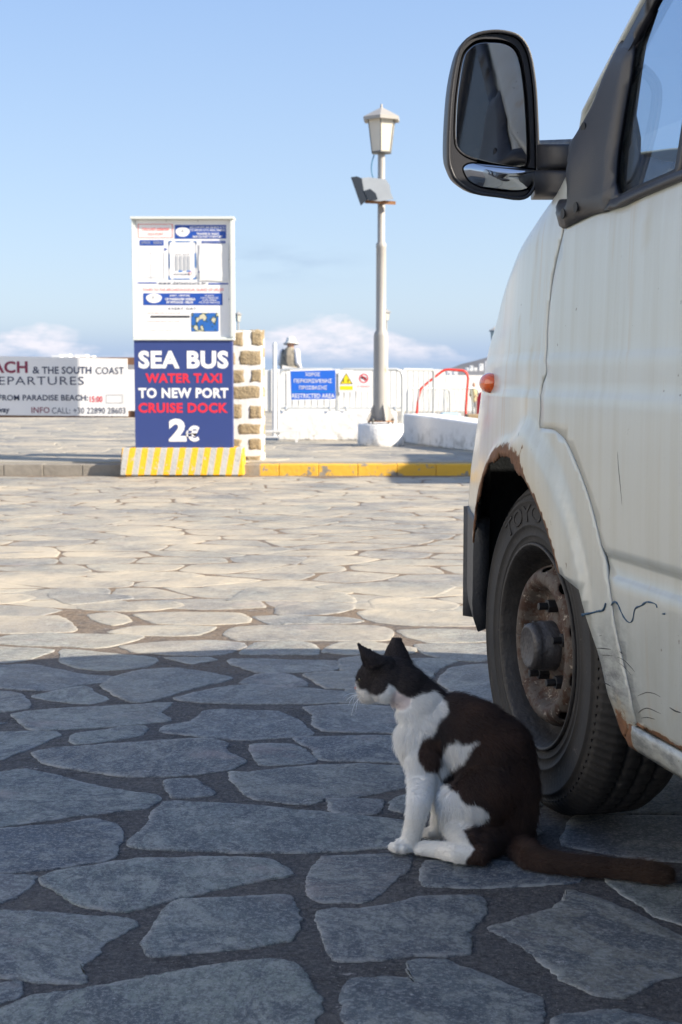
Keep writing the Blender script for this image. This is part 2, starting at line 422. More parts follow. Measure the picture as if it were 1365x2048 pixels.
near2 += [shrink(c, 0.012) for c in first if not near_skip(sum(c, Vector((0, 0))) / len(c), c)]
small = voronoi(-1.3, 1.6, 1.9, 5.2, 0.19, 0.10, 8)
small = [shrink(c, 0.012) for c in small]
drange(small, 0.0, mbs, 0.0, 0.004, near_skip, n=4)
near2 += [c for c in small if len(c) > 2 and not near_skip(sum(c, Vector((0, 0))) / len(c), c)]
drange([shrink(c, 0.009) for c in voronoi(-1.3, 1.6, 1.9, 5.2, 0.12, 0.065, 21)], 0.0, mbs, 0.0, 0.003, lambda c_, q: near_skip(c_, q) or noise.noise(Vector((c_.x * 9, c_.y * 9, 1))) < -0.15, n=3)
drange(voronoi(-6.5, 6.5, 5.2, 12.3, 0.42, 0.25, 5), 0.0, mbs, 0.010, 0.032, h=0.0020)
drange(voronoi(-8, 8, 12.85, 29.5, 0.62, 0.42, 11), 0.115, mbs2, 0.015, 0.03, n=3)

# slate: blue-grey to green-grey, each slab its own tint, cleft surface
g = G('slate_slab')
rv = g.rnd()
tint = g.mix(g.ramp(rv, 0.0, 0.5), (0.075, 0.098, 0.130), (0.190, 0.220, 0.205))
tint = g.mix(g.ramp(rv, 0.55, 1.0), tint, (0.120, 0.128, 0.155))
rv2 = g.math('FRACT', g.math('MULTIPLY', rv, 17.31))
tint = g.mix(g.math('MULTIPLY', g.ramp(rv2, 0.62, 0.9), 0.6), tint, (0.20, 0.185, 0.165))
tint = g.mix(g.math('MULTIPLY', g.ramp(rv2, 0.35, 0.1), 0.5), tint, (0.062, 0.080, 0.115))
off = g.n.new('ShaderNodeVectorMath'); off.operation = 'SCALE'; off.inputs[0].default_value = (37.0, 91.0, 11.0); g.l.new(rv, off.inputs['Scale'])
vr = g.n.new('ShaderNodeVectorRotate'); vr.rotation_type = 'Z_AXIS'; g.l.new(g.tc.outputs['Object'], vr.inputs['Vector']); g.put(vr, 'Angle', g.math('MULTIPLY', rv, 29.0))
vv = g.n.new('ShaderNodeVectorMath'); vv.operation = 'ADD'; g.l.new(vr.outputs[0], vv.inputs[0]); g.l.new(off.outputs[0], vv.inputs[1]); V0 = vv.outputs[0]
big = g.noise(6.5, 8, vec=V0, rough=0.68, dist=1.6)
tint = g.mix(g.math('MULTIPLY', g.ramp(big, 0.49, 0.56), 0.62), tint, (0.29, 0.31, 0.29))
dk = g.noise(9.0, 8, vec=g.map((0.8, 1.3, 1), (5, 1, 2), vec=V0), rough=0.72, dist=0.9)
tint = g.mix(g.math('MULTIPLY', g.ramp(dk, 0.50, 0.55), 0.72), tint, (0.055, 0.069, 0.095))
# cleft layers of the slate: terraced noise
ter = g.noise(5.0, 9, vec=g.map((0.8, 1.6, 1), (1, 7, 4), vec=V0), rough=0.62, dist=1.0)
step_ = g.math('DIVIDE', g.math('FLOOR', g.math('MULTIPLY', ter, 13.0)), 13.0)
edge_ = g.ramp(g.math('FRACT', g.math('MULTIPLY', ter, 13.0)), 0.16, 0.0)
tint = g.mix(g.math('MULTIPLY', edge_, 0.75), tint, (0.04, 0.048, 0.062))
med = g.noise(38, 8, vec=g.map((0.8, 1.2, 1), vec=V0), rough=0.85)
tint = g.mix(g.math('MULTIPLY', g.ramp(med, 0.48, 0.54), 0.60), tint, (0.055, 0.066, 0.084))
fine = g.noise(120, 5, vec=V0, rough=0.85)
tint = g.mix(g.math('MULTIPLY', g.ramp(fine, 0.50, 0.58), 0.55), tint, (0.33, 0.35, 0.355))
chip = g.noise(20, 9, vec=g.map((1, 1, 1), (7, 3, 1)), rough=0.85)
tint = g.mix(g.math('MULTIPLY', g.ramp(chip, 0.625, 0.645), 0.8), tint, (0.45, 0.445, 0.44))
tint = g.mix(g.math('MULTIPLY', g.ramp(chip, 0.375, 0.35), 0.7), tint, (0.05, 0.055, 0.065))
sp = g.noise(260, 2)
tint = g.mix(g.math('MULTIPLY', g.ramp(sp, 0.68, 0.72), 0.7), tint, (0.46, 0.45, 0.43))
pink = g.noise(2.3, 6, vec=g.map((1, 1.4, 1), (4, 2, 0)), rough=0.7)
tint = g.mix(g.math('MULTIPLY', g.ramp(pink, 0.58, 0.68), 0.45), tint, (0.33, 0.27, 0.26))
rim_ = g.attr('rim')
tint = g.mix(g.math('MULTIPLY', rim_, g.math('MULTIPLY', g.ramp(g.noise(22, 7, rough=0.7), 0.46, 0.56), 0.6)), tint, (0.34, 0.345, 0.34))
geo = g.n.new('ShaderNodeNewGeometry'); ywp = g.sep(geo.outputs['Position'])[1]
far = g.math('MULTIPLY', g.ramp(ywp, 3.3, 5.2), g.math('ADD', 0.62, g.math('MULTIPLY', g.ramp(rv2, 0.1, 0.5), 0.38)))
patchy = g.noise(1.6, 6, rough=0.65)  # mottles the sunlit cream painted into slabs past the shadow edge
tint = g.mix(g.math('MULTIPLY', far, g.math('ADD', g.math('MULTIPLY', g.ramp(patchy, 0.35, 0.62), 0.60), 0.22), True), tint, (0.57, 0.485, 0.35))
b1 = g.bump(step_, 0.8, 0.02)
b1 = g.bump(med, 0.6, 0.008, b1)
b2 = g.bump(g.noise(7, 4, vec=V0), 0.5, 0.03, b1)
g.bump(fine, 0.4, 0.003, b2)
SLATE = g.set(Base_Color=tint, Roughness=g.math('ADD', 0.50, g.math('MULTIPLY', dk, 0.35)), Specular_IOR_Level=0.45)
g = G('mortar')
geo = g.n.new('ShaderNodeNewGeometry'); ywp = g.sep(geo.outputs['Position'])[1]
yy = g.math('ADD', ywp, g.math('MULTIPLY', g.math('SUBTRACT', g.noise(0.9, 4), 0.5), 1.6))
c = g.mix(g.ramp(yy, 3.7, 4.9), (0.108, 0.108, 0.116), (0.25, 0.185, 0.125))  # newer dark cement near, painted darker for shade and warmer for sunlight
c = g.mix(g.math('MULTIPLY', g.ramp(g.noise(3.2, 8, rough=0.72), 0.50, 0.60), 0.5), c, (0.19, 0.178, 0.17))
c = g.mix(g.math('MULTIPLY', g.ramp(g.noise(7.0, 9, vec=g.map((1, 1.3, 1), (9, 1, 0)), rough=0.75), 0.52, 0.58), 0.5), c, (0.06, 0.056, 0.056))
c = g.mix(g.ramp(g.noise(8.5, 9, vec=g.map((1, 1.5, 1), (3, 1, 0)), rough=0.78), 0.615, 0.635), c, (0.40, 0.385, 0.38))
gr_ = g.noise(85, 6, rough=0.9)
c = g.mix(g.math('MULTIPLY', g.ramp(gr_, 0.5, 0.62), 0.6), c, (0.27, 0.26, 0.25))
c = g.mix(g.math('MULTIPLY', g.ramp(gr_, 0.48, 0.38), 0.6), c, (0.035, 0.033, 0.034))
c = g.mix(g.ramp(g.noise(190, 2), 0.70, 0.74), c, (0.45, 0.43, 0.40))
n1 = g.bump(g.noise(110, 6, rough=0.8), 1.0, 0.008)
g.bump(g.noise(22, 6, rough=0.6), 0.8, 0.03, n1)
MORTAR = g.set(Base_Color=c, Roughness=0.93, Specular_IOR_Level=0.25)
def paved(name, mb):
    o = obj(name, mb, SLATE); at = o.data.attributes.new('rim', 'FLOAT', 'POINT'); a_ = np.zeros(len(mb.v), np.float32)
    for i, j in mb.rim: a_[i:j] = 1.0
    at.data.foreach_set('value', a_); return o
gm = MB()
gm.add([(-160, -70, 0.001), (160, -70, 0.001), (160, 12.6, 0.001), (-160, 12.6, 0.001)], [(0, 1, 2, 3)])
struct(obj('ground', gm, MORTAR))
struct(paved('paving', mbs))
DZ = 0.115
dm = MB(); dm.box(-160, 160, 12.62, 34, -1.6, DZ)
g = G('deck_mortar')
c = g.mix(g.noise(1.2, 6, rough=0.6), (0.30, 0.285, 0.25), (0.40, 0.37, 0.31))
DECKM = g.set(Base_Color=c, Roughness=0.92)
struct(obj('quay', dm, DECKM))
struct(paved('quay_paving', mbs2))

# ---- kerb of separate blocks, the right ones painted yellow
g = G('kerb_stone')
wear = g.noise(9, 6, rough=0.65)
geo = g.n.new('ShaderNodeNewGeometry'); xw = g.sep(geo.outputs['Position'])[0]
conc = g.mix(g.noise(6, 7, rough=0.7), (0.13, 0.115, 0.10), (0.36, 0.33, 0.28))
yel = g.mix(g.noise(3, 4), (0.62, 0.33, 0.03), (0.76, 0.46, 0.05))
painted = g.math('MULTIPLY', g.ramp(xw, -0.72, -0.70), g.ramp(wear, 0.60, 0.55))
KERBM = g.set(Base_Color=g.mix(painted, conc, yel), Roughness=0.75)
g.bump(g.noise(30, 5), 0.4, 0.01)
kb = MB(); x = -14.0; k = 0
while x < 16:
    L = 0.345; j = random.uniform(-0.006, 0.006)
    kb.box(x + 0.0015, x + L - 0.0015, 12.44 + j, 12.615, -0.05, DZ - 0.014 + random.uniform(-0.003, 0.003)); x += L
struct(obj('kerb', kb, KERBM, bevel=0.006))

# ---- sea, hills
sea = MB(); sea.add([(-6000, 33.9, -1.3), (6000, 33.9, -1.3), (6000, 8000, -1.3), (-6000, 8000, -1.3)], [(0, 1, 2, 3)])
SEAM = plain('sea_water', (0.03, 0.09, 0.16), 0.18, var=0.2, scale=0.05, bump=0.5, bscale=0.8)
struct(obj('sea', sea, SEAM))
g = G('hillside')
c = g.mix(g.noise(0.012, 6, rough=0.65), (0.10, 0.12, 0.15), (0.24, 0.21, 0.18))
HILLM = g.set(Base_Color=c, Roughness=1.0)
def ridge(x0, x1, y0, hfun, depth=500, nx=60, ny=14):
    mb = MB(); vs = []
    for j in range(ny + 1):
        v = j / ny
        for i in range(nx + 1):
            u = i / nx; x = x0 + (x1 - x0) * u; yv = y0 + depth * v
            h = hfun(u) * math.sin(math.pi * min(1, v * 0.9 + 0.02)) ** 0.7 * (1 + 0.25 * noise.noise(Vector((x * 0.01, yv * 0.01, 3))))
            vs.append((x, yv, -2 + h))
    mb.add(vs, [(j * (nx + 1) + i, j * (nx + 1) + i + 1, (j + 1) * (nx + 1) + i + 1, (j + 1) * (nx + 1) + i) for j in range(ny) for i in range(nx)], True)
    return mb
hr = ridge(85, 900, 1300, lambda u: 26 * min(1, u * 6) ** 0.8 + 60 * u + 4 * noise.noise(Vector((u * 30, 0, 0))))
struct(obj('hill', hr, HILLM))
hl = ridge(-1500, -180, 1500, lambda u: 16 + 14 * math.sin(u * 3.1) + 4 * noise.noise(Vector((u * 20, 3, 0))))
struct(obj('hill', hl, HILLM))
hc = ridge(-200, 400, 900, lambda u: 4.5 + 2.0 * noise.noise(Vector((u * 14, 9, 0))) + 3 * u, depth=200)
struct(obj('shore', hc, HILLM))

# ================================================================== VAN
HD = R(13.0)
VF = Vector((-math.sin(HD), math.cos(HD), 0)); VL = Vector((-math.cos(HD), -math.sin(HD), 0))
VO = Vector((0.331, 2.786, 0)); WID = 1.93; BELT = 1.158
def interp(x, xs, ys):
    if x <= xs[0]: return ys[0]
    for i in range(1, len(xs)):
        if x <= xs[i]:
            t = (x - xs[i - 1]) / (xs[i] - xs[i - 1]); return ys[i - 1] + (ys[i] - ys[i - 1]) * t
    return ys[-1]
def sstep(x, a, b):
    t = max(0.0, min(1.0, (x - a) / (b - a))); return t * t * (3 - 2 * t)
def zt(a): return interp(a, (-0.3, -0.1, 0.078, 0.245, 0.417, 0.6, 0.75, 0.9), (1.315, 1.262, 1.205, 1.148, 1.085, 1.01, 0.945, 0.87))
def a_pillar(z): return -0.205 - (z - 1.307) * 1.30
def side_b(a, z):
    k = interp(z, (0.5, 0.635, 0.76, 0.856, 0.938, 1.003, 1.1), (0.150, 0.159, 0.177, 0.19, 0.208, 0.235, 0.25))
    b = -k * max(0.0, a + 0.3) ** 2
    if z > 1.13: b -= (z - 1.13) * 0.145
    if z < 0.36: b -= (0.36 - z) * 0.22
    b += 0.010 * math.sin(math.pi * max(0, min(1, (z - 0.36) / 0.8)))
    # swage lines, stepped
    f = 1 - sstep(a, 0.35, 0.5)
    b += f * (0.0028 * (1 - sstep(z, 0.905, 0.922)) + 0.0042 * (1 - sstep(z, 0.838, 0.856)))
    # long recess low on the door
    if a < -0.27 and math.hypot(a, z - 0.335) > 0.5: b -= 0.008 * sstep(math.hypot(a, z - 0.335), 0.54, 0.57) * sstep(z, 0.550, 0.562) * (1 - sstep(z, 0.585, 0.595))
    # flared arch
    r = math.hypot(a, z - 0.335)
    ro = 0.49 if a < -0.15 else 0.49 - 0.06 * sstep(a, -0.15, 0.0)
    if r < ro + 0.02 and z > 0.2:
        b += 0.012 * (1 - sstep(r, ro - 0.035, ro)) - 0.002 * (1 - sstep(r, 0.36, 0.43))
    # shoulder into the bonnet
    if a > -0.28:
        t = (z - (zt(a) - 0.12)) / 0.12
        if t > 0: b -= 0.15 * (1 - math.sqrt(max(0.0, 1 - min(1, t) ** 2))) * sstep(a, -0.28, -0.1)
    return b
def vw(a, b, z): return VO + VF * a + VL * b + Vector((0, 0, z))
def vs_(a, z, off=0.0):
    return vw(a, side_b(a, z) + off, z)
def hit(px, py, off=0.0, b0=0.0, it=30):
    d = ray(px, py); b = b0; a = z = 0
    for _ in range(it):
        # ray with plane at lateral b : (t d + C - VO - VL b).VL == 0
        t = (VO + VL * b - Vector((0, 0, CAMH))).dot(VL) / d.dot(VL)
        p = Vector((0, 0, CAMH)) + d * t
        a = (p - VO).dot(VF); z = p.z
        b = b * 0.5 + (side_b(a, z) + off) * 0.5
    return Vector((a, z))
def hits(l, off=0.0): return [hit(x, y, off) for x, y in l]

def cdt(outline, holes, step, extra_z=(), extra=(), margin=0.35):
    vs = []; es = []
    def ring(l):
        o = len(vs); vs.extend(Vector(p) for p in l); es.extend((o + i, o + (i + 1) % len(l)) for i in range(len(l)))
    ring(outline)
    for h in holes: ring(h)
    B = np.array([tuple(p) for p in vs])
    x0, x1 = B[:, 0].min(), B[:, 0].max(); y0, y1 = B[:, 1].min(), B[:, 1].max()
    xs = np.arange(x0 + step / 2, x1, step); ys = sorted(list(np.arange(y0 + step / 2, y1, step)) + [q for q in extra_z if y0 < q < y1])
    seg = []
    for l in [outline] + list(holes):
        for i in range(len(l)):
            p, q = Vector(l[i - 1]), Vector(l[i]); n = max(1, int((q - p).length / (step * 0.5)))
            seg += [tuple(p + (q - p) * k / n) for k in range(n)]
    seg = np.array(seg)
    for y in ys:
        for x in xs:
            if not inpoly((x, y), outline) or any(inpoly((x, y), h) for h in holes): continue
            if ((seg - (x, y)) ** 2).sum(1).min() < (margin * step) ** 2: continue
            vs.append(Vector((x, y)))
    for p in extra: vs.append(Vector(p))
    V, E_, Fc, *_ = geometry.delaunay_2d_cdt(vs, es, [], 0, 1e-6)
    fs = []
    for f in Fc:
        c = sum((V[i] for i in f), Vector((0, 0))) / len(f)
        if inpoly(c, outline) and not any(inpoly(c, h) for h in holes): fs.append(tuple(f))
    return V, fs
def dens(l, d):
    out = []
    for i in range(len(l)):
        p, q = Vector(l[i]), Vector(l[(i + 1) % len(l)]); n = max(1, int((q - p).length / d))
        out += [p + (q - p) * k / n for k in range(n)]
    return out
def skin(name, outline, holes, step, mat, parent, off=0.0, thick=0.002, extra_z=(), attrs=None, fn=None, smooth=True, label=None, d=0.02, dens_=True):
    outline = dens(outline, d) if dens_ else outline; holes = [dens(h, d) for h in holes]
    V, fs = cdt(outline, holes, step, extra_z)
    fn = fn or (lambda a, z: vs_(a, z, off))
    me = bpy.data.meshes.new(name); me.from_pydata([tuple(fn(v.x, v.y)) for v in V], [], fs); me.update()
    for nm, f in (attrs or {}).items():
        at = me.attributes.new(nm, 'FLOAT', 'POINT'); at.data.foreach_set('value', [f(v.x, v.y) for v in V])
    me.polygons.foreach_set('use_smooth', [smooth] * len(fs)); me.materials.append(mat)
    # make the outer side face outward (left of the van)
    n = Vector((0, 0, 0))
    for p in me.polygons: n += p.normal * p.area
    if n.dot(VL) < 0: me.flip_normals()
    o = bpy.data.objects.new(name, me); COL.objects.link(o); link_parent(o, parent)
    if thick:
        m = o.modifiers.new('thickness', 'SOLIDIFY'); m.thickness = thick; m.offset = -1; m.use_rim = True
    if label: o['label'] = label
    return o

# paint
def paint_mat(name):
    g = G(name)
    P = g.n.new('ShaderNodeNewGeometry').outputs['Position']
    base = g.mix(g.noise(2.2, 5, vec=P), (0.43, 0.45, 0.42), (0.52, 0.54, 0.505))
    streak = g.noise(1.0, 6, vec=g.map((26, 26, 1.2), vec=P), rough=0.6)
    base = g.mix(g.math('MULTIPLY', g.ramp(streak, 0.42, 0.72), 0.42), base, (0.35, 0.325, 0.245))
    rs = g.noise(1.0, 4, vec=g.map((15, 15, 0.9), (3, 2, 1), vec=P), rough=0.6)
    base = g.mix(g.math('MULTIPLY', g.ramp(rs, 0.62, 0.70), 0.5), base, (0.42, 0.30, 0.16))
    ye = g.attr('yellow'); base = g.mix(g.math('MULTIPLY', ye, 0.55), base, (0.38, 0.31, 0.18))
    zc = g.sep(P)[2]
    lowdirt = g.math('MULTIPLY', g.ramp(zc, 0.75, 0.3), g.noise(9, 6, vec=P, rough=0.7))
    base = g.mix(g.math('MULTIPLY', lowdirt, 0.75), base, (0.20, 0.185, 0.155))
    scuff = g.math('MULTIPLY', g.attr('scuff'), g.ramp(g.noise(1.0, 7, vec=g.map((22, 22, 60), vec=P), rough=0.75), 0.40, 0.62), True)
    base = g.mix(g.math('MULTIPLY', scuff, 0.9), base, (0.12, 0.125, 0.125))
    spots = g.ramp(g.noise(46, 3, vec=P), 0.735, 0.765)
    base = g.mix(g.math('MULTIPLY', spots, 0.8), base, (0.10, 0.07, 0.045))
    dust = g.ramp(g.noise(260, 2, vec=P), 0.70, 0.78)
    base = g.mix(g.math('MULTIPLY', dust, 0.35), base, (0.2, 0.18, 0.15))
    rustn = g.noise(26, 8, vec=P, rough=0.72)
    rm = g.math('ADD', g.attr('rust'), g.math('MULTIPLY', g.math('SUBTRACT', rustn, 0.5), 1.5))
    rust = g.ramp(rm, 0.50, 0.62)
    halo = g.ramp(rm, 0.22, 0.6)
    base = g.mix(g.math('MULTIPLY', halo, 0.45), base, (0.45, 0.33, 0.17))
    rcol = g.mix(g.noise(60, 5, vec=P, rough=0.7), (0.035, 0.018, 0.012), (0.26, 0.115, 0.045))
    base = g.mix(rust, base, rcol)
    rough = g.math('ADD', g.math('ADD', 0.30, g.math('MULTIPLY', rust, 0.5)), g.math('MULTIPLY', scuff, 0.2))
    g.b.inputs['Coat Roughness'].default_value = 0.14
    g.put(g.b, 'Coat Weight', g.math('MULTIPLY', g.math('SUBTRACT', 1.0, rust), 0.5))
    b1 = g.bump(g.noise(3.2, 2, vec=P), 0.10, 0.05)
    g.bump(g.math('ADD', g.math('MULTIPLY', rust, g.noise(130, 5, vec=P)), g.math('MULTIPLY', g.noise(150, 3, vec=P), 0.05)), 0.6, 0.003, b1)
    return g.set(Base_Color=base, Roughness=rough)
PAINT = paint_mat('van_paint')
BLKP = plain('black_plastic', (0.026, 0.026, 0.030), 0.40, var=0.3, scale=14, bump=0.12, bscale=500, spec=0.45)
BLKW = plain('weathered_plastic', (0.045, 0.045, 0.048), 0.55, var=0.35, scale=9, bump=0.3, bscale=160)
RUBR = plain('seal_rubber', (0.012, 0.012, 0.013), 0.6, var=0.2)
DARK = plain('dark_underbody', (0.005, 0.0045, 0.004), 0.9, var=0.4, scale=12, bump=0.5, bscale=60)
def glass_mat(name, tint=(0.70, 0.78, 0.86), rough=0.0, dirt=0.025):
    m, n, l, b = M_(name); n.remove(b); out = n['Material Output']
    tr = n.new('ShaderNodeBsdfTransparent'); tr.inputs[0].default_value = (*tint, 1)
    gl = n.new('ShaderNodeBsdfGlossy'); gl.inputs['Roughness'].default_value = rough; gl.inputs['Color'].default_value = (1, 1, 1, 1)
    df = n.new('ShaderNodeBsdfDiffuse'); df.inputs[0].default_value = (0.35, 0.34, 0.30, 1)
    ge = n.new('ShaderNodeNewGeometry'); dp = n.new('ShaderNodeVectorMath'); dp.operation = 'DOT_PRODUCT'; l.new(ge.outputs['Incoming'], dp.inputs[0]); l.new(ge.outputs['Normal'], dp.inputs[1])
    def mt(op, a, b=None):
        q = n.new('ShaderNodeMath'); q.operation = op
        for k_, v_ in ((0, a), (1, b)):
            if v_ is None: continue
            if isinstance(v_, (int, float)): q.inputs[k_].default_value = v_
            else: l.new(v_, q.inputs[k_])
        return q
    ab = mt('ABSOLUTE', dp.outputs['Value']); fr = mt('ADD', mt('MULTIPLY', mt('POWER', mt('SUBTRACT', 1.0, ab.outputs[0]).outputs[0], 5.0).outputs[0], 0.9).outputs[0], 0.06)
    mx = n.new('ShaderNodeMixShader'); l.new(fr.outputs[0], mx.inputs[0]); l.new(tr.outputs[0], mx.inputs[1]); l.new(gl.outputs[0], mx.inputs[2])
    mx2 = n.new('ShaderNodeMixShader'); t = n.new('ShaderNodeNewGeometry'); nn = n.new('ShaderNodeTexNoise'); nn.inputs['Scale'].default_value = 14; nn.inputs['Detail'].default_value = 7; nn.inputs['Roughness'].default_value = 0.7
    l.new(t.outputs['Position'], nn.inputs['Vector'])
    mm = n.new('ShaderNodeMath'); mm.operation = 'MULTIPLY'; mm.inputs[1].default_value = dirt * 2; l.new(nn.outputs[0], mm.inputs[0])
    l.new(mm.outputs[0], mx2.inputs[0]); l.new(mx.outputs[0], mx2.inputs[1]); l.new(df.outputs[0], mx2.inputs[2]); l.new(mx2.outputs[0], out.inputs[0])
    return m
GLASS = glass_mat('window_glass')
VAN = thing('van', vw(-1.3, -WID / 2, 0), 'old dirty white van with rusty wheel arch parked at the right behind the cat', 'van')

# --- outlines in the side plane (a = forward from the front axle, z = height)
arcR = lambda r, t0, t1, n: [Vector((r * math.cos(R(t0 + (t1 - t0) * k / n)), 0.335 + r * math.sin(R(t0 + (t1 - t0) * k / n)))) for k in range(n + 1)]
# lip of the arch, from its front lower end over the top to the back; ragged where it has rusted through
def lip(off=0.0):
    pts = []
    for k in range(241):
        t = 27 + (192 - 27) * k / 240; r = 0.378 - off
        j = noise.noise(Vector((t * 0.11, 2, 0))) * 1.2 + noise.noise(Vector((t * 0.47, 5, 0))) * 0.5 + noise.noise(Vector((t * 1.9, 9, 0))) * 0.30
        amp = 0.016 * (sstep(t, 25, 35) * (1 - sstep(t, 104, 112))) + 0.0016 + 0.003 * sstep(t, 128, 135)
        if t < 104: r += 0.008 * (1 - sstep(t, 95, 104))
        pts.append(Vector((r * math.cos(R(t)), 0.335 + r * math.sin(R(t)) + 0.0))  * 1.0 + Vector((math.cos(R(t)), math.sin(R(t)))) * (j * amp))
    return pts
LIP = lip()
LIP_TAIL = [Vector((-0.417, 0.300)) * 1.0, ]
lip_back = hits([(1153, 1180), (1166, 1231), (1178, 1268), (1190, 1302), (1204, 1360), (1222, 1420), (1236, 1462), (1250, 1486)], 0.005)
LIPB = [p for p in LIP if not (p.x < 0 and p.y < lip_back[0].y + 0.012)] + lip_back
# rear edge of the flare (also the cut line of the door)
CUT = hits([(1262, 1452), (1250, 1400), (1236, 1335), (1217, 1250), (1207, 1177), (1190, 1092), (1169, 1007), (1145, 938), (1121, 884), (1105, 866), (1094, 859)], 0.012)
def cat2(l, n=4):
    o = []
    for i in range(len(l) - 1):
        p0, p1, p2, p3 = l[max(0, i - 1)], l[i], l[i + 1], l[min(len(l) - 1, i + 2)]
        for k in range(n):
            t = k / n; o.append(0.5 * ((2 * p1) + (p2 - p0) * t + (2 * p0 - 5 * p1 + 4 * p2 - p3) * t * t + (3 * p1 - p0 - 3 * p2 + p3) * t ** 3))
    return o + [l[-1]]
CUT = cat2(CUT)
EDGE = cat2(hits([(1080, 856), (1082, 810), (1085, 775), (1094, 745), (1094, 710), (1097, 640), (1104, 575), (1112, 530), (1126, 470)]))
EDGE_TOP = Vector((EDGE[-1].x - 0.01, 1.235))
def rust_wing(a, z):
    r = math.hypot(a, z - 0.335); t = math.degrees(math.atan2(z - 0.335, a))
    v = 0.0
    d = r - 0.378
    wdt = 0.042 * (sstep(t, 20, 40) * (1 - sstep(t, 104, 114))) + 0.008 + 0.009 * sstep(t, 140, 160)
    v = max(v, 1.15 - d / wdt)
    # cracked seam rising from the lip to the door corner
    for p, q, wd in SEAMS:
        pa = Vector((a, z)) - p; ba = q - p; h = max(0, min(1, pa.dot(ba) / ba.dot(ba))); dd = (pa - ba * h).length
        v = max(v, 0.95 - dd / wd)
    # bottom rear corner of the flare
    v = max(v, 1.15 - (Vector((a, z)) - CORN).length / 0.075)
    v = max(v, 0.9 - abs(z - 0.305) / 0.02) if a < -0.45 else v
    return max(0.0, min(1.2, v))
SEAMS = [(hit(1034, 935), hit(1040, 905), 0.012), (hit(1040, 905), hit(1052, 884), 0.007), (hit(1005, 925), hit(1012, 900), 0.008), (hit(1012, 900), hit(1020, 892), 0.006), (hit(983, 940), hit(968, 962), 0.014)]
CORN = hit(1245, 1470)
DRIP = [(hit(1063, 700), hit(1057, 770)), (hit(1057, 770), hit(1046, 856)), (hit(981, 778), hit(976, 835)), (hit(1040, 640), hit(1036, 760)), (hit(1075, 480), hit(1062, 640))]
def drip(a, z):
    v = 0.0
    for p, q in DRIP:
        pa = Vector((a, z)) - p; ba = q - p; h = max(0, min(1, pa.dot(ba) / ba.dot(ba))); v = max(v, 1.5 * (1 - 0.3 * h) * math.exp(-((pa - ba * h).length / 0.0075) ** 2))
    return v
yellow = lambda a, z: max(drip(a, z), min(1.0, 1.1 - (math.hypot(a, z - 0.335) - 0.378) / 0.05)) * (1 - sstep(math.degrees(math.atan2(z - 0.335, a)), 120, 150))
SC = hit(1222, 1360)
scuff = lambda a, z: max(0.0, min(1.0, 1.25 - abs(a - SC.x) / 0.10)) * max(0, min(1, 1.2 - abs(z - 0.375) / 0.11))
CW = (0.838, 0.847, 0.856, 0.905, 0.913, 0.922, 0.550, 0.556, 0.562, 0.585, 0.590, 0.595)
# --- front wing with the flared arch
bon_edge = [Vector((a, zt(a) - 0.022)) for a in (-0.12, 0.0, 0.1, 0.2, 0.3, 0.4, 0.5, 0.6, 0.72)]
wing = LIPB + [Vector((-0.535, 0.298)), hit(1258, 1470)] + [p + Vector((0.0025, 0.0)) for p in CUT] + [p + Vector((0.003, 0)) for p in EDGE] + [EDGE_TOP + Vector((0.003, 0))] + bon_edge + [Vector((0.72, 0.56)), Vector((0.39, 0.555)), Vector((0.352, 0.525))]
skin('front_wing', wing, [], 0.015, PAINT, VAN, extra_z=CW, attrs={'rust': rust_wing, 'yellow': yellow, 'scuff': scuff}, thick=0.004, d=0.018, label='white front wing with its arch lip rusted through')
# --- door
WIN = hits([(1300, -10), (1281, 40), (1262, 88), (1246, 187), (1235, 258), (1226, 328), (1226, 368), (1232, 392), (1242, 399), (1271, 383), (1340, 354), (1365, 342)])
WIN = WIN + [Vector((-1.02, WIN[-1].y + 0.006)), Vector((-1.02, 1.82)), Vector((-0.93, 1.85)), Vector((-0.86, 1.84))]
door_bot = [Vector((-1.10, 0.332)), Vector((-0.575, 0.330))]
door = door_bot + [p - Vector((0.003, 0.0)) + Vector((0, 0.004 if i == 0 else 0)) for i, p in enumerate(CUT)] + [p - Vector((0.003, 0)) for p in EDGE] + [EDGE_TOP - Vector((0.003, 0))] + \
    [Vector((a_pillar(z) - 0.045, z)) for z in (1.25, 1.32, 1.4, 1.5, 1.6, 1.7, 1.8, 1.9)] + [Vector((-1.10, 1.90))]
rust_door = lambda a, z: max(0.0, max(1.0 - (z - 0.332) / 0.012, 0.75 - (Vector((a, z)) - (CORN + Vector((-0.02, 0.03)))).length / 0.03, 0.8 - (Vector((a, z)) - RSPOT).length / 0.012))
RSPOT = hit(1355, 1418)
S1, S2 = hit(1309, 388), hit(1291, 500)
def dyel(a, z):
    t = max(0.0, min(1.0, (S1.y - z) / (S1.y - S2.y))); c = S1.x + (S2.x - S1.x) * t
    v = math.exp(-((a - c) / (0.006 + 0.004 * t)) ** 2) * (1.6 - 1.2 * t) if z < S1.y + 0.01 and z > S2.y else 0
    c2 = -0.93; v = max(v, 0.7 * math.exp(-((a - c2) / 0.01) ** 2) * sstep(z, 0.7, 1.15))
    e = max(0, 1 - abs(z - 1.13) / 0.02) * 0.4 * (0.5 + 0.5 * noise.noise(Vector((a * 9, 0, 0))))
    return max(v, e)
dscuff = lambda a, z: max(max(0.0, min(1.0, 1.15 - abs(a + 0.555) / 0.05)) * max(0, min(1, 1.2 - abs(z - 0.41) / 0.09)), 0.8 * max(0.0, min(1.0, 1.1 - abs(a + 0.60) / 0.04)) * max(0, min(1, 1.2 - abs(z - 0.37) / 0.06)))
DOOR = skin('front_door', door, [WIN], 0.024, PAINT, VAN, extra_z=CW, attrs={'rust': rust_door, 'scuff': dscuff, 'yellow': dyel}, thick=0.003, label='dirty white front door with blue scratches low down')
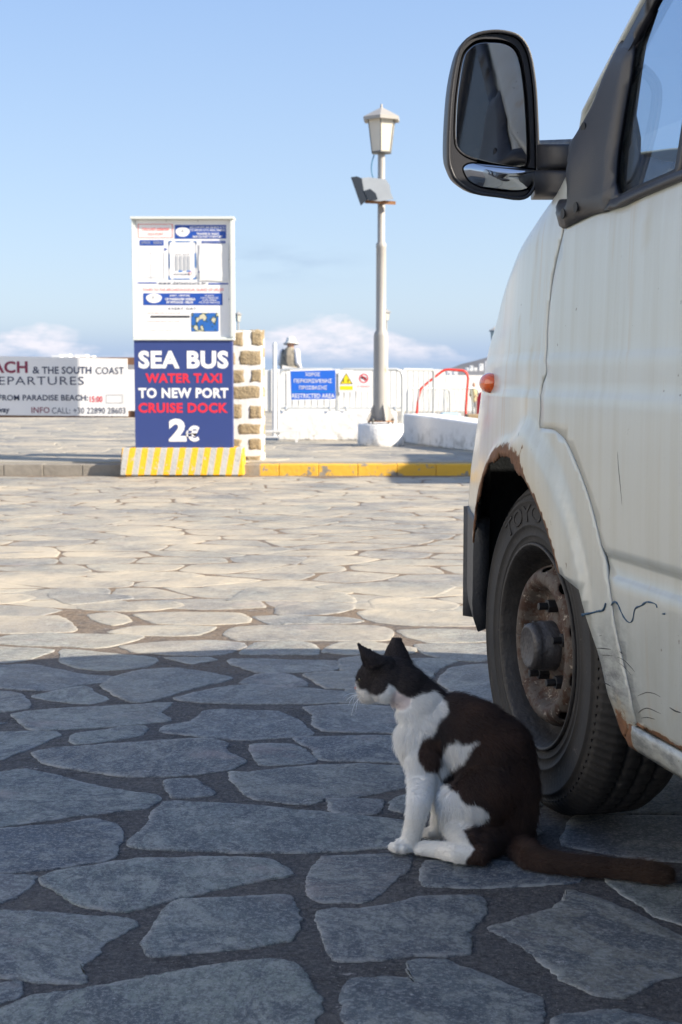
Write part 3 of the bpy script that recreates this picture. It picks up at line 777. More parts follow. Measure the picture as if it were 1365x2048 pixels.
# --- sill
sill = hits([(1258, 1474), (1264, 1458)]) + [Vector((-0.575, 0.326)), Vector((-1.12, 0.328)), Vector((-3.2, 0.328)), Vector((-3.2, 0.262)), Vector((-0.56, 0.285))]
def sill_pt(a, z): return vw(a, side_b(a, 0.335) + 0.008 * math.sin(math.pi * min(1, max(0, (z - 0.262) / 0.066))) ** 0.7 - (0.328 - z) * 0.35, z)
skin('sill', sill, [], 0.02, PAINT, VAN, attrs={'rust': lambda a, z: max(0, 1.0 - (z - 0.275) / 0.013, 1.0 - (a + 0.5 + 0.09) / -0.05 if a > -0.59 else 0), 'scuff': lambda a, z: 0.9 if a > -0.75 else 0.3, 'yellow': lambda a, z: 0.0}, fn=sill_pt, thick=0.012)
# --- rear side, roof, other side, nose
side_r = [Vector((-1.107, 0.332)), Vector((-3.2, 0.332))]
rear_arch = [Vector((-2.95, 0.335)) + Vector((0.40 * math.cos(R(t)), 0.40 * math.sin(R(t)))) for t in range(180, -1, -8)]
side = [Vector((-1.107, 0.332)), Vector((-2.55, 0.332))] + rear_arch[::-1] + [Vector((-3.35, 0.332)), Vector((-4.05, 0.332)), Vector((-4.12, 0.9)), Vector((-4.05, 1.90)), Vector((-1.107, 1.90))]
skin('side_panel', side, [], 0.08, PAINT, VAN, attrs={'rust': lambda a, z: max(0, 0.9 - (z - 0.332) / 0.02), 'scuff': lambda a, z: 0.0, 'yellow': lambda a, z: 0.0}, extra_z=(0.84, 0.856, 0.905, 0.922), thick=0.003)
def grid(name, fn, nu, nv, mat, parent=VAN, thick=0.003, smooth=True, label=None):
    mb = MB(); vs = [fn(i / nu, j / nv) for j in range(nv + 1) for i in range(nu + 1)]
    mb.add(vs, [(j * (nu + 1) + i, j * (nu + 1) + i + 1, (j + 1) * (nu + 1) + i + 1, (j + 1) * (nu + 1) + i) for j in range(nv) for i in range(nu)], smooth)
    o = obj(name, mb, mat, parent, label=label)
    if thick: m = o.modifiers.new('thickness', 'SOLIDIFY'); m.thickness = thick; m.offset = 0
    return o
MIRb = lambda b: -WID - b
def opp(a, z): return vw(a, -WID - side_b(a, z), z)
def roof(u, v):
    a = -0.92 - 3.13 * u; s = 2 * v - 1; b = -WID / 2 - s * (-WID / 2 - side_b(a, 1.88))
    return vw(a, b, 1.88 + 0.11 * (1 - abs(s) ** 2.6))
grid('roof', roof, 12, 24, PAINT)
def bonnet(u, v):
    a = -0.17 + 0.89 * v; s = 2 * u - 1; be = side_b(a, zt(a) - 0.022); b = -WID / 2 - s * (-WID / 2 - be)
    return vw(a + 0.05 * (1 - s * s) * v + (0.05 * (1 - abs(s) ** 5)) * v, b, zt(a) - 0.022 + 0.055 * (1 - abs(s) ** 5))
grid('bonnet', bonnet, 30, 16, PAINT)
def nose(u, v):
    z = 0.53 + (zt(0.72) - 0.022 - 0.53) * v; s = 2 * u - 1; be = side_b(0.72, z); b = -WID / 2 - s * (-WID / 2 - be)
    return vw(0.72 + 0.05 * (1 - abs(s) ** 5) + 0.05 * (1 - s * s) * v ** 3, b, z + 0.055 * (1 - abs(s) ** 5) * v ** 3)
grid('nose_panel', nose, 30, 10, PAINT)
def wscreen(u, v):
    z = 1.285 + (1.875 - 1.285) * v; s = 2 * u - 1; a = a_pillar(z); be = side_b(a, z) - 0.015; b = -WID / 2 - s * (-WID / 2 - be)
    return vw(a + 0.005 + 0.16 * (1 - abs(s) ** 2.5), b, z)
grid('windscreen', wscreen, 24, 10, GLASS, thick=0)
for sgn in (0, 1):
    def pil(u, v, sgn=sgn):
        z = 1.24 + (1.90 - 1.24) * v; a = a_pillar(z) - 0.05 + 0.075 * u
        b = side_b(min(a, a_pillar(z)), z) - 0.035 * u ** 2
        if sgn: b = -WID - b
        return vw(a, b, z)
    grid('windscreen_pillar', pil, 5, 14, PAINT, thick=0.012)
def backp(u, v):
    s = 2 * u - 1; z = 0.4 + 1.5 * v; be = side_b(-4.05, z)
    return vw(-4.05 - 0.07 * (1 - abs(s) ** 6), -WID / 2 - s * (-WID / 2 - be), z)
grid('rear_door', backp, 16, 8, PAINT)
# other side as one panel with its window left open
oth = [Vector((-4.05, 0.33)), Vector((-0.45, 0.33))] + arcR(0.378, 180, 27, 20) + [Vector((0.39, 0.555)), Vector((0.72, 0.56))] + bon_edge[::-1] + [Vector((-0.17, 1.262)), Vector((-0.165, 1.285))] + [Vector((a_pillar(z) - 0.02, z)) for z in (1.32, 1.4, 1.5, 1.6, 1.7, 1.8, 1.9)] + [Vector((-4.05, 1.9))]
owin = [Vector((-0.36, 1.19)), Vector((-1.02, 1.17)), Vector((-1.02, 1.82)), Vector((-0.93, 1.83))]
o = skin('side_panel', oth, [owin], 0.09, PAINT, VAN, fn=opp, attrs={'rust': lambda a, z: 0.0, 'scuff': lambda a, z: 0.0, 'yellow': lambda a, z: 0.0}, thick=0)
skin('window', owin, [], 0.2, GLASS, VAN, fn=opp, thick=0)
# --- inner shell: wheel wells, floor, bulkhead, so that nothing shows through the gaps
for ax in (0.0, -2.95):
    for b0, b1 in ((-0.012, -0.34), (-WID + 0.02, -WID + 0.34)):
        wl_ = MB()
        rr = 0.43; ts = [R(t) for t in range(-8, 189, 7)]
        vs = [vw(ax + rr * math.cos(t), (b + (-WID if b0 < -1 else 1) * 0 + (-(0.05 + 0.25 * max(0, rr * math.cos(t) + 0.3) ** 2) if b is b0 and ax == 0 and b0 > -1 else 0)), max(0.30, 0.335 + rr * math.sin(t))) for t in ts for b in (b0, b1)]
        wl_.add(vs, [(2 * i, 2 * i + 1, 2 * i + 3, 2 * i + 2) for i in range(len(ts) - 1)], True)
        wl_.add([vw(ax + rr * math.cos(t), b1, max(0.26, 0.335 + rr * math.sin(t))) for t in ts], [tuple(range(len(ts)))])
        obj('wheel_arch_liner', wl_, DARK, VAN)
fl = MB()
def vbox(mb, a0, a1, b0, b1, z0, z1):
    c = [vw(a, b, z) for z in (z0, z1) for b in (b0, b1) for a in (a0, a1)]
    mb.add(c, [(0, 2, 3, 1), (4, 5, 7, 6), (0, 1, 5, 4), (1, 3, 7, 5), (3, 2, 6, 7), (2, 0, 4, 6)])
vbox(fl, -4.0, -3.4, -WID + 0.06, -0.06, 0.34, 0.42); vbox(fl, -2.5, -0.46, -WID + 0.06, -0.06, 0.27, 0.42)
vbox(fl, -3.4, 0.6, -WID + 0.36, -0.36, 0.24, 0.44); vbox(fl, -1.36, -1.32, -WID + 0.08, -0.08, 0.4, 1.80)
vbox(fl, 0.5, 0.66, -WID + 0.45, -0.45, 0.3, 0.9); vbox(fl, -2.4, -0.52, -0.075, -0.055, 0.33, 1.10)
vbox(fl, 0.405, 0.47, -0.42, -0.10, 0.30, 0.76)
obj('floor_pan', fl, DARK, VAN)
# --- cab interior
INTER = plain('cab_trim', (0.055, 0.055, 0.06), 0.7, var=0.2)
SEATM = plain('seat_cloth', (0.10, 0.095, 0.09), 0.9, var=0.3, scale=30)
mb = MB(); vbox(mb, -0.50, -0.08, -WID + 0.1, -0.10, 0.72, 1.16); vbox(mb, -0.46, -0.25, -0.75, -0.28, 1.16, 1.215)
obj('dashboard', mb, INTER, VAN, bevel=0.03)
for bc in (-0.45, -1.40):
    mb = MB(); vbox(mb, -1.20, -0.74, bc - 0.24, bc + 0.24, 0.62, 0.78); vbox(mb, -1.28, -1.14, bc - 0.23, bc + 0.23, 0.76, 1.34); vbox(mb, -1.26, -1.17, bc - 0.12, bc + 0.12, 1.37, 1.55)
    obj('seat', mb, SEATM, VAN, bevel=0.035)
mb = MB(); cs = vw(-0.60, -0.46, 1.13); ax1 = VL; ax2 = (VF * 0.45 + Vector((0, 0, 0.89))).normalized()
pts = [cs + ax1 * 0.19 * math.cos(2 * math.pi * k / 36) + ax2 * 0.19 * math.sin(2 * math.pi * k / 36) for k in range(37)]
mb.tube(pts, 0.014, 8, caps=False)
mb.tube([cs, cs + VF * 0.22 - Vector((0, 0, 0.10))], 0.03); mb.tube([cs - ax1 * 0.18, cs, cs + ax1 * 0.18], 0.012)
obj('steering_wheel', mb, BLKP, VAN)
# --- side windows, seals, divider, belt trim
def patch2(name, poly, mat, off, thick=0.004, step=0.03, parent=VAN, holes=(), **k):
    return skin(name, poly, list(holes), step, mat, parent, off=off, thick=thick, **k)
def grow(poly, d):
    if area2(poly) < 0: poly = poly[::-1]
    m = len(poly); o = []
    for i in range(m):
        t = (poly[(i + 1) % m] - poly[i - 1]).normalized(); o.append(poly[i] + Vector((t.y, -t.x)) * d)
    return o
WD = dens(WIN, 0.03)
divx = -0.69
wq = [p for p in WD]
patch2('window', WIN, GLASS, -0.006, thick=0, step=0.06)
patch2('window_seal', grow(WD, 0.004), RUBR, 0.002, holes=[grow(WD, -0.008)], thick=0.012)
# printed dark border of the quarter light
FRIT = plain('glass_border', (0.02, 0.022, 0.025), 0.25, var=0.0)
clear_q = hits([(1330, -20), (1308, 0), (1292, 45), (1277, 88), (1270, 130), (1262, 190), (1257, 228), (1262, 252), (1266, 275), (1264, 306), (1290, 313), (1318, 319), (1328, 314), (1336, 285), (1346, 245), (1352, 200)], -0.01)
clear_q = clear_q + [Vector((divx + 0.012, 1.42)), Vector((divx + 0.012, 1.60))]
mbd = MB()
dv = [Vector((divx - 0.016, 1.165)), Vector((divx + 0.004, 1.165)), Vector((divx + 0.004, 1.66)), Vector((divx - 0.016, 1.68))]
patch2('window_divider', dv, BLKP, 0.004, thick=0.02)
inner = [p for p in grow(WD, 0.002) if p.x > divx]
# band between glass edge and the clear part
qb = sorted([p for p in WD if p.x > divx - 0.001], key=lambda p: 0)
front = [p for p in hits([(1291, 20), (1262, 90), (1246, 187), (1235, 258), (1226, 328), (1226, 368), (1232, 390), (1242, 396), (1271, 381), (1336, 353)])]
backc = hits([(1334, 322), (1318, 321), (1290, 314), (1266, 307), (1267, 275), (1263, 252), (1258, 228), (1263, 190), (1271, 130), (1278, 88), (1302, 18)])
patch2('glass_border', front + backc, FRIT, -0.012, thick=0.002)
# black strip along the leading edge of the window and its painted sliver
fr = hits([(1299, -40), (1272, 0), (1262, 25), (1245, 88)]); bk = hits([(1262, 90), (1283, 40), (1297, 0), (1318, -40)])
strip = hits([(1248, 84), (1262, 86), (1272, 60), (1286, 30), (1297, 0)]) + [Vector((-0.62, 1.585)), Vector((-0.86, 1.80)), Vector((-0.92, 1.86)), Vector((-0.96, 1.86)), Vector((-0.93, 1.84))]
stripe_out = [Vector((a_pillar(z) - 0.075, z)) for z in (1.86, 1.7, 1.6, 1.5, 1.42, 1.37)]
stripe_in = [Vector((a_pillar(z) - 0.125, z)) for z in (1.37, 1.42, 1.5, 1.6, 1.7, 1.86)]
patch2('window_trim', stripe_out + stripe_in, BLKP, 0.008, thick=0.012)
belt_hi = hits([(1232, 399), (1252, 392), (1290, 376), (1340, 354), (1365, 343)]) ; belt_lo = hits([(1365, 361), (1340, 371), (1290, 392), (1252, 410), (1218, 421)])
belt_hi[-1] = belt_hi[-1]; BE = [Vector((-1.09, belt_hi[-1].y + 0.006)), Vector((-1.09, belt_lo[0].y + 0.004))]
patch2('belt_moulding', belt_hi + BE + belt_lo, BLKP, 0.009, thick=0.01)
# --- side indicator, rust streak below it
mb = MB(); ic = hit(984, 766); pc = vs_(ic.x, ic.y, 0.004)
Mi = Matrix.Translation(pc) @ Matrix((( VF.x, 0, VL.x, 0), (VF.y, 0, VL.y, 0), (0, 1, 0, 0), (0, 0, 0, 1)))
mb.sphere((0, 0, 0), 1.0, 16, 10, (0.040, 0.022, 0.020), Mi.to_3x3())
mb.v = [tuple(Vector(p) + pc) for p in mb.v]
g = G('amber_lens'); AMB = g.set(Base_Color=(0.80, 0.13, 0.02), Roughness=0.15, Coat_Weight=0.6); g.b.inputs['Transmission Weight'].default_value = 0.15
obj('side_indicator', mb, AMB, VAN)
# --- bumper end
bp_out = lambda a, z: vw(a, side_b(a, 0.56) - 0.0 + 0.004 - 0.04 * max(0, (0.36 - z) / 0.08) ** 2 * 0.5, z)
bpoly = [Vector((0.375, 0.545)), Vector((0.384, 0.558)), Vector((0.68, 0.558)), Vector((0.68, 0.29)), Vector((0.47, 0.285)), Vector((0.435, 0.295)), Vector((0.395, 0.42))]
skin('bumper', bpoly, [], 0.03, BLKW, VAN, fn=bp_out, thick=0.035)
def bfront(u, v):
    s = 2 * u - 1; z = 0.285 + 0.273 * v; be = side_b(0.68, 0.56) + 0.002
    return vw(0.68 + 0.13 * (1 - abs(s) ** 5), -WID / 2 - s * (-WID / 2 - be), z)
grid('bumper', bfront, 24, 4, BLKW, thick=0.03)
mb = MB(); vbox(mb, 0.43, 0.60, -0.40, -0.16, 0.45, 0.53)
obj('bumper_bracket', mb, plain('rusty_bracket', (0.06, 0.035, 0.025), 0.85, var=0.6, scale=40, bump=0.6), VAN)
# --- scratches
BLUE = plain('blue_scrape', (0.03, 0.075, 0.13), 0.7, var=0.4, scale=200)
def scr(pts, r0, off=0.0005, par=VAN, name='scratch'):
    mb = MB(); P = cat2(hits(pts, off), 5); Q = [vs_(p.x, p.y, off) for p in P]
    rs = [r0 * (0.45 + 0.9 * abs(noise.noise(Vector((i * 0.37, r0 * 900, 1))) + 0.25)) for i in range(len(Q))]
    mb.tube(Q, rs, 6); return obj(name, mb, BLUE, par)
scr([(1166, 1230), (1178, 1227), (1195, 1223), (1207, 1220), (1212, 1207)], 0.0030, 0.0012)
scr([(1223, 1211), (1229, 1204), (1236, 1208), (1243, 1224), (1250, 1237), (1259, 1245), (1266, 1240), (1271, 1218), (1284, 1211), (1295, 1204), (1311, 1208), (1315, 1215)], 0.0016)
scr([(1325, 1228), (1331, 1228)], 0.0014)

BLKS = plain('black_scrape', (0.03, 0.03, 0.03), 0.7, var=0.3)
def z8(l): return [(1080 + x / 4.453, 1100 + y / 4.453) for x, y in l]
def scrb(pts, r0):
    mb = MB(); P = cat2(hits(pts, 0.0), 5); Q = [vs_(p.x, p.y, 0.0) for p in P]; n = len(Q)
    mb.tube(Q, [r0 * (0.25 + math.sin(math.pi * (i + 0.5) / n)) for i in range(n)], 5); obj('scratch', mb, BLKS, VAN)
for pts, r_ in (([(870, 1303), (910, 1285), (960, 1270), (1020, 1280), (1080, 1312)], 0.0010), ([(878, 1455), (925, 1418), (980, 1415), (1082, 1462)], 0.0010), ([(692, 952), (740, 975), (790, 1018), (850, 1088)], 0.0009), ([(505, 876), (570, 878), (636, 886)], 0.0012), ([(520, 940), (590, 938), (650, 945)], 0.0008), ([(570, 1180), (600, 1195), (634, 1214)], 0.0012),
                ([(905, 1500), (960, 1492), (1030, 1510)], 0.0007), ([(700, 1000), (760, 1050), (820, 1120)], 0.0006), ([(1160, 1405), (1210, 1435), (1260, 1450)], 0.0016), ([(712, 905), (740, 925)], 0.0012), ([(498, 786), (530, 768), (556, 762)], 0.0006)):
    scrb(z8(pts), r_ * 0.6)
scrb([(1236, 903), (1238, 935), (1242, 975), (1245, 1010)], 0.0005)

# --- wheel
def wp(r, th, w_): return VO + VF * (r * math.cos(th)) + VL * (-0.06 + w_) + Vector((0, 0, 0.341 + r * math.sin(th)))
class WM:
    pass
def wlathe(mb, prof, n=96, smooth=True, jit=None, c=lambda k: 0):
    vs = []
    for i, (r, w_) in enumerate(prof):
        for k in range(n):
            rr = r + (jit(i, k) if jit else 0)
            th = 2 * math.pi * k / n
            # tyre bulges and flattens a little on the ground
            p = wp(rr, th, w_)
            if p.z < 0.006: p.z = 0.006
            vs.append(p)
    mb.add(vs, [(i * n + k, i * n + (k + 1) % n, (i + 1) * n + (k + 1) % n, (i + 1) * n + k) for i in range(len(prof) - 1) for k in range(n)], smooth)
WHEEL = part_empty('wheel', VAN)
g = G('tyre_rubber')
P = g.n.new('ShaderNodeNewGeometry').outputs['Position']
c = g.mix(g.noise(14, 6, vec=P, rough=0.65), (0.010, 0.0095, 0.0095), (0.036, 0.032, 0.029))
c = g.mix(g.ramp(g.noise(34, 5, vec=P, rough=0.7), 0.62, 0.72), c, (0.095, 0.082, 0.072))
TYRE = g.set(Base_Color=c, Roughness=0.78); g.bump(g.noise(120, 5, vec=P), 0.35, 0.003)
mb = MB()
side_p = [(0.199, -0.014), (0.203, -0.004), (0.212, 0.0), (0.219, -0.001), (0.2205, 0.0015), (0.223, 0.0015), (0.2245, -0.001), (0.240, 0.004), (0.2415, 0.006), (0.2445, 0.006), (0.246, 0.004), (0.265, 0.006), (0.288, 0.004), (0.2895, 0.006), (0.2925, 0.0055), (0.294, 0.002), (0.306, -0.004), (0.3065, -0.002), (0.316, -0.010), (0.325, -0.020), (0.331, -0.032)]
tread = [(0.334, -0.036), (0.3345, -0.058), (0.327, -0.059), (0.327, -0.065), (0.335, -0.066), (0.3352, -0.092), (0.3275, -0.093), (0.3275, -0.099), (0.3352, -0.100), (0.335, -0.126), (0.327, -0.127), (0.327, -0.133), (0.3345, -0.134), (0.334, -0.158)]
back_p = [(0.331, -0.164), (0.318, -0.184), (0.29, -0.198), (0.25, -0.200), (0.21, -0.194), (0.199, -0.18)]
prof = side_p + tread + back_p; ns = len(side_p)
def tj(i, k):
    ph = k % 3
    if ns - 4 <= i < ns: return -0.0035 if ph == 0 else 0
    if i in (ns, ns + 1, ns + 12, ns + 13): return -0.004 if ph == 0 else 0
    if ns + 3 < i < ns + 10 and prof[i][0] > 0.33: return -0.0045 if (k + (2 if i > ns + 6 else 0)) % 5 == 0 else 0
    return 0
wlathe(mb, prof, 330, True, tj)
TY = obj('tyre', mb, TYRE, WHEEL)
def text_mesh(s, offset=0.0, extrude=0.0, space=1.0, shear=0.0):
    cu = bpy.data.curves.new('t', 'FONT'); cu.body = s; cu.offset = offset; cu.extrude = extrude; cu.space_character = space; cu.resolution_u = 3; cu.shear = shear
    o = bpy.data.objects.new('t', cu); COL.objects.link(o)
    dg = bpy.context.evaluated_depsgraph_get(); dg.update()
    me = bpy.data.meshes.new_from_object(o.evaluated_get(dg))
    V = [tuple(v.co) for v in me.vertices]; Fc = [tuple(p.vertices) for p in me.polygons]
    bpy.data.objects.remove(o); bpy.data.curves.remove(cu); bpy.data.meshes.remove(me)
    return V, Fc
V, Fc = text_mesh('TOYO H08', 0.01, 0.02)
x0 = min(v[0] for v in V); x1 = max(v[0] for v in V); y0 = min(v[1] for v in V); y1 = max(v[1] for v in V)
mb = MB()
mb.add([wp(0.2495 + 0.034 * (v[1] - y0) / (y1 - y0), R(52 + 78 * (v[0] - x0) / (x1 - x0)), 0.0055 + 0.0015 * (1 if v[2] > 0 else -1)) for v in V], Fc)
obj('tyre_lettering', mb, TYRE, WHEEL)
# rim
g = G('rusty_steel_rim')
P = g.n.new('ShaderNodeNewGeometry').outputs['Position']
c = g.mix(g.noise(9, 6, vec=P, rough=0.6), (0.05, 0.042, 0.037), (0.14, 0.11, 0.085))
c = g.mix(g.ramp(g.noise(38, 6, vec=P, rough=0.72), 0.47, 0.56), c, (0.055, 0.026, 0.015))
c = g.mix(g.ramp(g.noise(75, 4, vec=P, rough=0.7), 0.60, 0.68), c, (0.30, 0.25, 0.20))
RIMM = g.set(Base_Color=c, Roughness=0.72, Metallic=0.15); g.bump(g.noise(90, 5, vec=P), 0.5, 0.004)
mb = MB()
wlathe(mb, [(0.196, -0.018), (0.2045, -0.008), (0.2075, -0.001), (0.206, 0.005), (0.2015, 0.004), (0.199, -0.003), (0.193, -0.014), (0.190, -0.030), (0.187, -0.040), (0.182, -0.058), (0.166, -0.066), (0.164, -0.09), (0.17, -0.15), (0.19, -0.17)], 96)
obj('rim', mb, plain('rim_barrel', (0.045, 0.04, 0.036), 0.6, metal=0.3, var=0.5, scale=30, bump=0.3, bscale=90), WHEEL)
disc = [(0.1655, -0.085), (0.1645, -0.060), (0.163, -0.045), (0.159, -0.030), (0.152, -0.018), (0.143, -0.010), (0.134, -0.0075), (0.126, -0.010), (0.119, -0.018), (0.113, -0.030), (0.106, -0.040), (0.096, -0.0445), (0.080, -0.044), (0.060, -0.042), (0.052, -0.036), (0.047, -0.034), (0.004, -0.034)]
dl = [0.0]
for i in range(1, len(disc)): dl.append(dl[-1] + math.hypot(disc[i][0] - disc[i - 1][0], disc[i][1] - disc[i - 1][1]))
def disc_pt(u, s_): return wp(interp(s_, dl, [p[0] for p in disc]), u / 0.15, interp(s_, dl, [p[1] for p in disc]))
UW = 2 * math.pi * 0.15
hol = [[Vector((0.15 * R(16 + 36 * k) + 0.0155 * math.cos(2 * math.pi * j / 20), 0.063 + 0.0115 * math.sin(2 * math.pi * j / 20))) for j in range(20)] for k in range(10)]
skin('wheel_disc', [Vector((0, 0)), Vector((UW, 0)), Vector((UW, dl[-1])), Vector((0, dl[-1]))], hol, 0.0075, RIMM, WHEEL, fn=disc_pt, thick=0.003, d=0.0075)
mb = MB()
wlathe(mb, [(0.050, -0.036), (0.050, -0.010), (0.0475, -0.008), (0.0475, 0.004), (0.0465, 0.012), (0.042, 0.018), (0.038, 0.0195), (0.036, 0.018), (0.0, 0.0185)], 64)
obj('hub_cap', mb, plain('hub_cap_grey', (0.065, 0.06, 0.06), 0.5, metal=0.35, var=0.35, scale=50, bump=0.3, bscale=120), WHEEL)
NUTM = plain('nut_steel', (0.028, 0.028, 0.030), 0.5, metal=0.4, var=0.3)
def nut_mb(th):
    mb = MB(); c = wp(0.080, th, -0.044)
    for r_, h0, h1, nn in ((0.014, 0, 0.022, 6), (0.0075, 0.022, 0.040, 10)):
        A = [c + VL * h0 + (VF * math.cos(2 * math.pi * j / nn) + Vector((0, 0, math.sin(2 * math.pi * j / nn)))) * r_ for j in range(nn)]
        B_ = [p + VL * (h1 - h0) for p in A]
        mb.add(A + B_, [tuple(range(nn, 2 * nn))] + [(j, (j + 1) % nn, (j + 1) % nn + nn, j + nn) for j in range(nn)])
    return mb
for k in range(5): obj('wheel_nut', nut_mb(R(90 + 72 * k)), NUTM, WHEEL, bevel=0.001)
# the other three wheels
for ax, b in ((-2.95, 0.0), (0.0, None), (-2.95, None)):
    wh2 = part_empty('wheel', VAN)
    for nme, pr, mt in (('tyre', side_p + tread + back_p, TYRE), ('rim', disc + [(0.2, -0.01)], RIMM)):
        mb = MB(); n = 60
        pr2 = pr[::2] if nme == 'tyre' else [(0.206, 0.003), (0.19, -0.03)] + disc
        vs = []
        for r, w_ in pr2:
            for k in range(n):
                th = 2 * math.pi * k / n; bb = -0.06 + w_
                if b is None: bb = -WID - bb
                p = vw(ax + r * math.cos(th), bb, 0.341 + r * math.sin(th)); p.z = max(p.z, 0.006); vs.append(p)
        mb.add(vs, [(i * n + k, i * n + (k + 1) % n, (i + 1) * n + (k + 1) % n, (i + 1) * n + k) for i in range(len(pr2) - 1) for k in range(n)], True)
        obj(nme, mb, mt, wh2)

# --- mirror
MC = PY(1000, 225, 2.66)
th = R(13); MN = Vector((math.sin(th), -math.cos(th), 0)); MN = (MN + Vector((0, 0, -0.06))).normalized()
MX = Vector((0, 0, 1)).cross(MN).normalized() * 1.0; MX = -MX if MX.x < 0 else MX
MZ = MN.cross(MX).normalized(); MZ = -MZ if MZ.z < 0 else MZ
def mhit(px, py, d=0.0):
    dr = ray(px, py); o_ = Vector((0, 0, CAMH)); t = (MC - MN * d - o_).dot(MN) / dr.dot(MN); p = o_ + dr * t
    return Vector(((p - MC).dot(MX), (p - MC).dot(MZ)))
def mpt(q, d=0.0): return MC + MX * q[0] + MZ * q[1] - MN * d
def sm2(l, n=3):
    l = [Vector(p) for p in l]; m = len(l); o = []
    for i in range(m):
        p0, p1, p2, p3 = l[i - 1], l[i], l[(i + 1) % m], l[(i + 2) % m]
        for k in range(n):
            t = k / n; o.append(0.5 * ((2 * p1) + (p2 - p0) * t + (2 * p0 - 5 * p1 + 4 * p2 - p3) * t * t + (3 * p1 - p0 - 3 * p2 + p3) * t ** 3))
    return o
HO = sm2([mhit(*p) for p in [(897,237),(895,314),(902,345),(915,366),(949,387),(1000,395),(1041,400),(1063,390),(1078,355),(1079,289),(1077,230),(1073,166),(1063,107),(1045,74),(1019,61),(982,58),(945,68),(919,96),(904,159)]])
GM = sm2([mhit(860 + x / 2.703, y / 2.703) for x, y in [(205,270),(260,225),(330,217),(420,227),(480,275),(510,380),(530,560),(541,800),(535,880),(500,905),(370,887),(230,850),(165,805),(145,740),(150,560),(165,430),(183,325)]])
GL = sm2([mhit(860 + x / 2.703, y / 2.703) for x, y in [(190,915),(200,893),(235,882),(300,886),(400,896),(510,908),(580,918),(592,930),(585,975),(545,1015),(450,1027),(350,1018),(270,1000),(215,965)]])
MIRR = thing  # (keeps the name free)
MW = part_empty('door_mirror', VAN)
def inset(poly, f):
    c = sum(poly, Vector((0, 0))) / len(poly); return [c + (p - c) * f for p in poly]
mb = MB(); n = len(HO)
rings = [(grow(HO, -0.006), 0.000), (grow(HO, -0.001), -0.004), (HO, 0.004), (inset(HO, 0.975), 0.03), (inset(HO, 0.91), 0.055), (inset(HO, 0.76), 0.085), (inset(HO, 0.5), 0.105), (inset(HO, 0.15), 0.112)]
# orient all rings like HO
rings = [(r if (area2(r) > 0) == (area2(HO) > 0) else r[::-1], d) for r, d in rings]
def ring_faces(mb, rings, cap=True, fn=mpt, smooth=True):
    vs = [fn(p, d) for r, d in rings for p in r]; n = len(rings[0][0])
    fs = [(i * n + k, i * n + (k + 1) % n, (i + 1) * n + (k + 1) % n, (i + 1) * n + k) for i in range(len(rings) - 1) for k in range(n)]
    if cap: fs.append(tuple((len(rings) - 1) * n + k for k in range(n)))
    mb.add(vs, fs, smooth)
def same(l, ref):
    # rotate list so vertex 0 is nearest to ref[0]
    if (area2(l) > 0) != (area2(ref) > 0): l = l[::-1]
    k = min(range(len(l)), key=lambda i: (l[i] - ref[0]).length); return l[k:] + l[:k]
rings = [(same(r, HO), d) for r, d in rings]
ring_faces(mb, rings)
obj('mirror_housing', mb, BLKP, MW)
# face plate with the two glass openings
GMo, GLo = grow(GM, 0.004), grow(GL, 0.003)
def flat(name, outline, holes, mat, d, parent, thick=0.003, step=0.02):
    V, fs = cdt(outline, holes, step)
    me = bpy.data.meshes.new(name); me.from_pydata([tuple(mpt(v, d)) for v in V], [], fs); me.update(); me.materials.append(mat)
    if len(me.polygons) and sum((p.normal * p.area for p in me.polygons), Vector()).dot(MN) < 0: me.flip_normals()
    o = bpy.data.objects.new(name, me); COL.objects.link(o); link_parent(o, parent)
    if thick: m = o.modifiers.new('t', 'SOLIDIFY'); m.thickness = thick; m.offset = -1
    return o
flat('mirror_bezel', grow(HO, -0.007), [GMo, GLo], BLKP, 0.006, MW, thick=0.012)
g = G('mirror_glass')
MIRM = g.set(Base_Color=g.mix(g.ramp(g.noise(90, 3), 0.72, 0.78), (0.36, 0.365, 0.385), (0.42, 0.40, 0.37)), Metallic=1.0, Roughness=g.math('MULTIPLY', g.ramp(g.noise(12, 5), 0.3, 0.8), 0.10))
def glassring(name, poly, d, bulge, mat):
    mb = MB(); p1 = same(grow(poly, -0.003), poly)
    ring_faces(mb, [(poly, d + 0.010), (poly, d), (p1, d - 0.001)], cap=False)
    mb.add([mpt(p, d - 0.001) for p in p1], [tuple(range(len(p1)))]); return obj(name, mb, mat, MW)
glassring('mirror_glass', GM, 0.010, 0, MIRM)
g = G('blind_spot_mirror'); MIR2 = g.set(Base_Color=(0.55, 0.58, 0.62), Metallic=1.0, Roughness=0.06)
mb = MB(); rg = [(same(inset(GL, f) if f < 1 else GL, GL), 0.006 - 0.010 * (1 - f * f)) for f in (1.0, 0.85, 0.7, 0.5, 0.3, 0.12)]
ring_faces(mb, rg); obj('blind_spot_glass', mb, MIR2, MW)
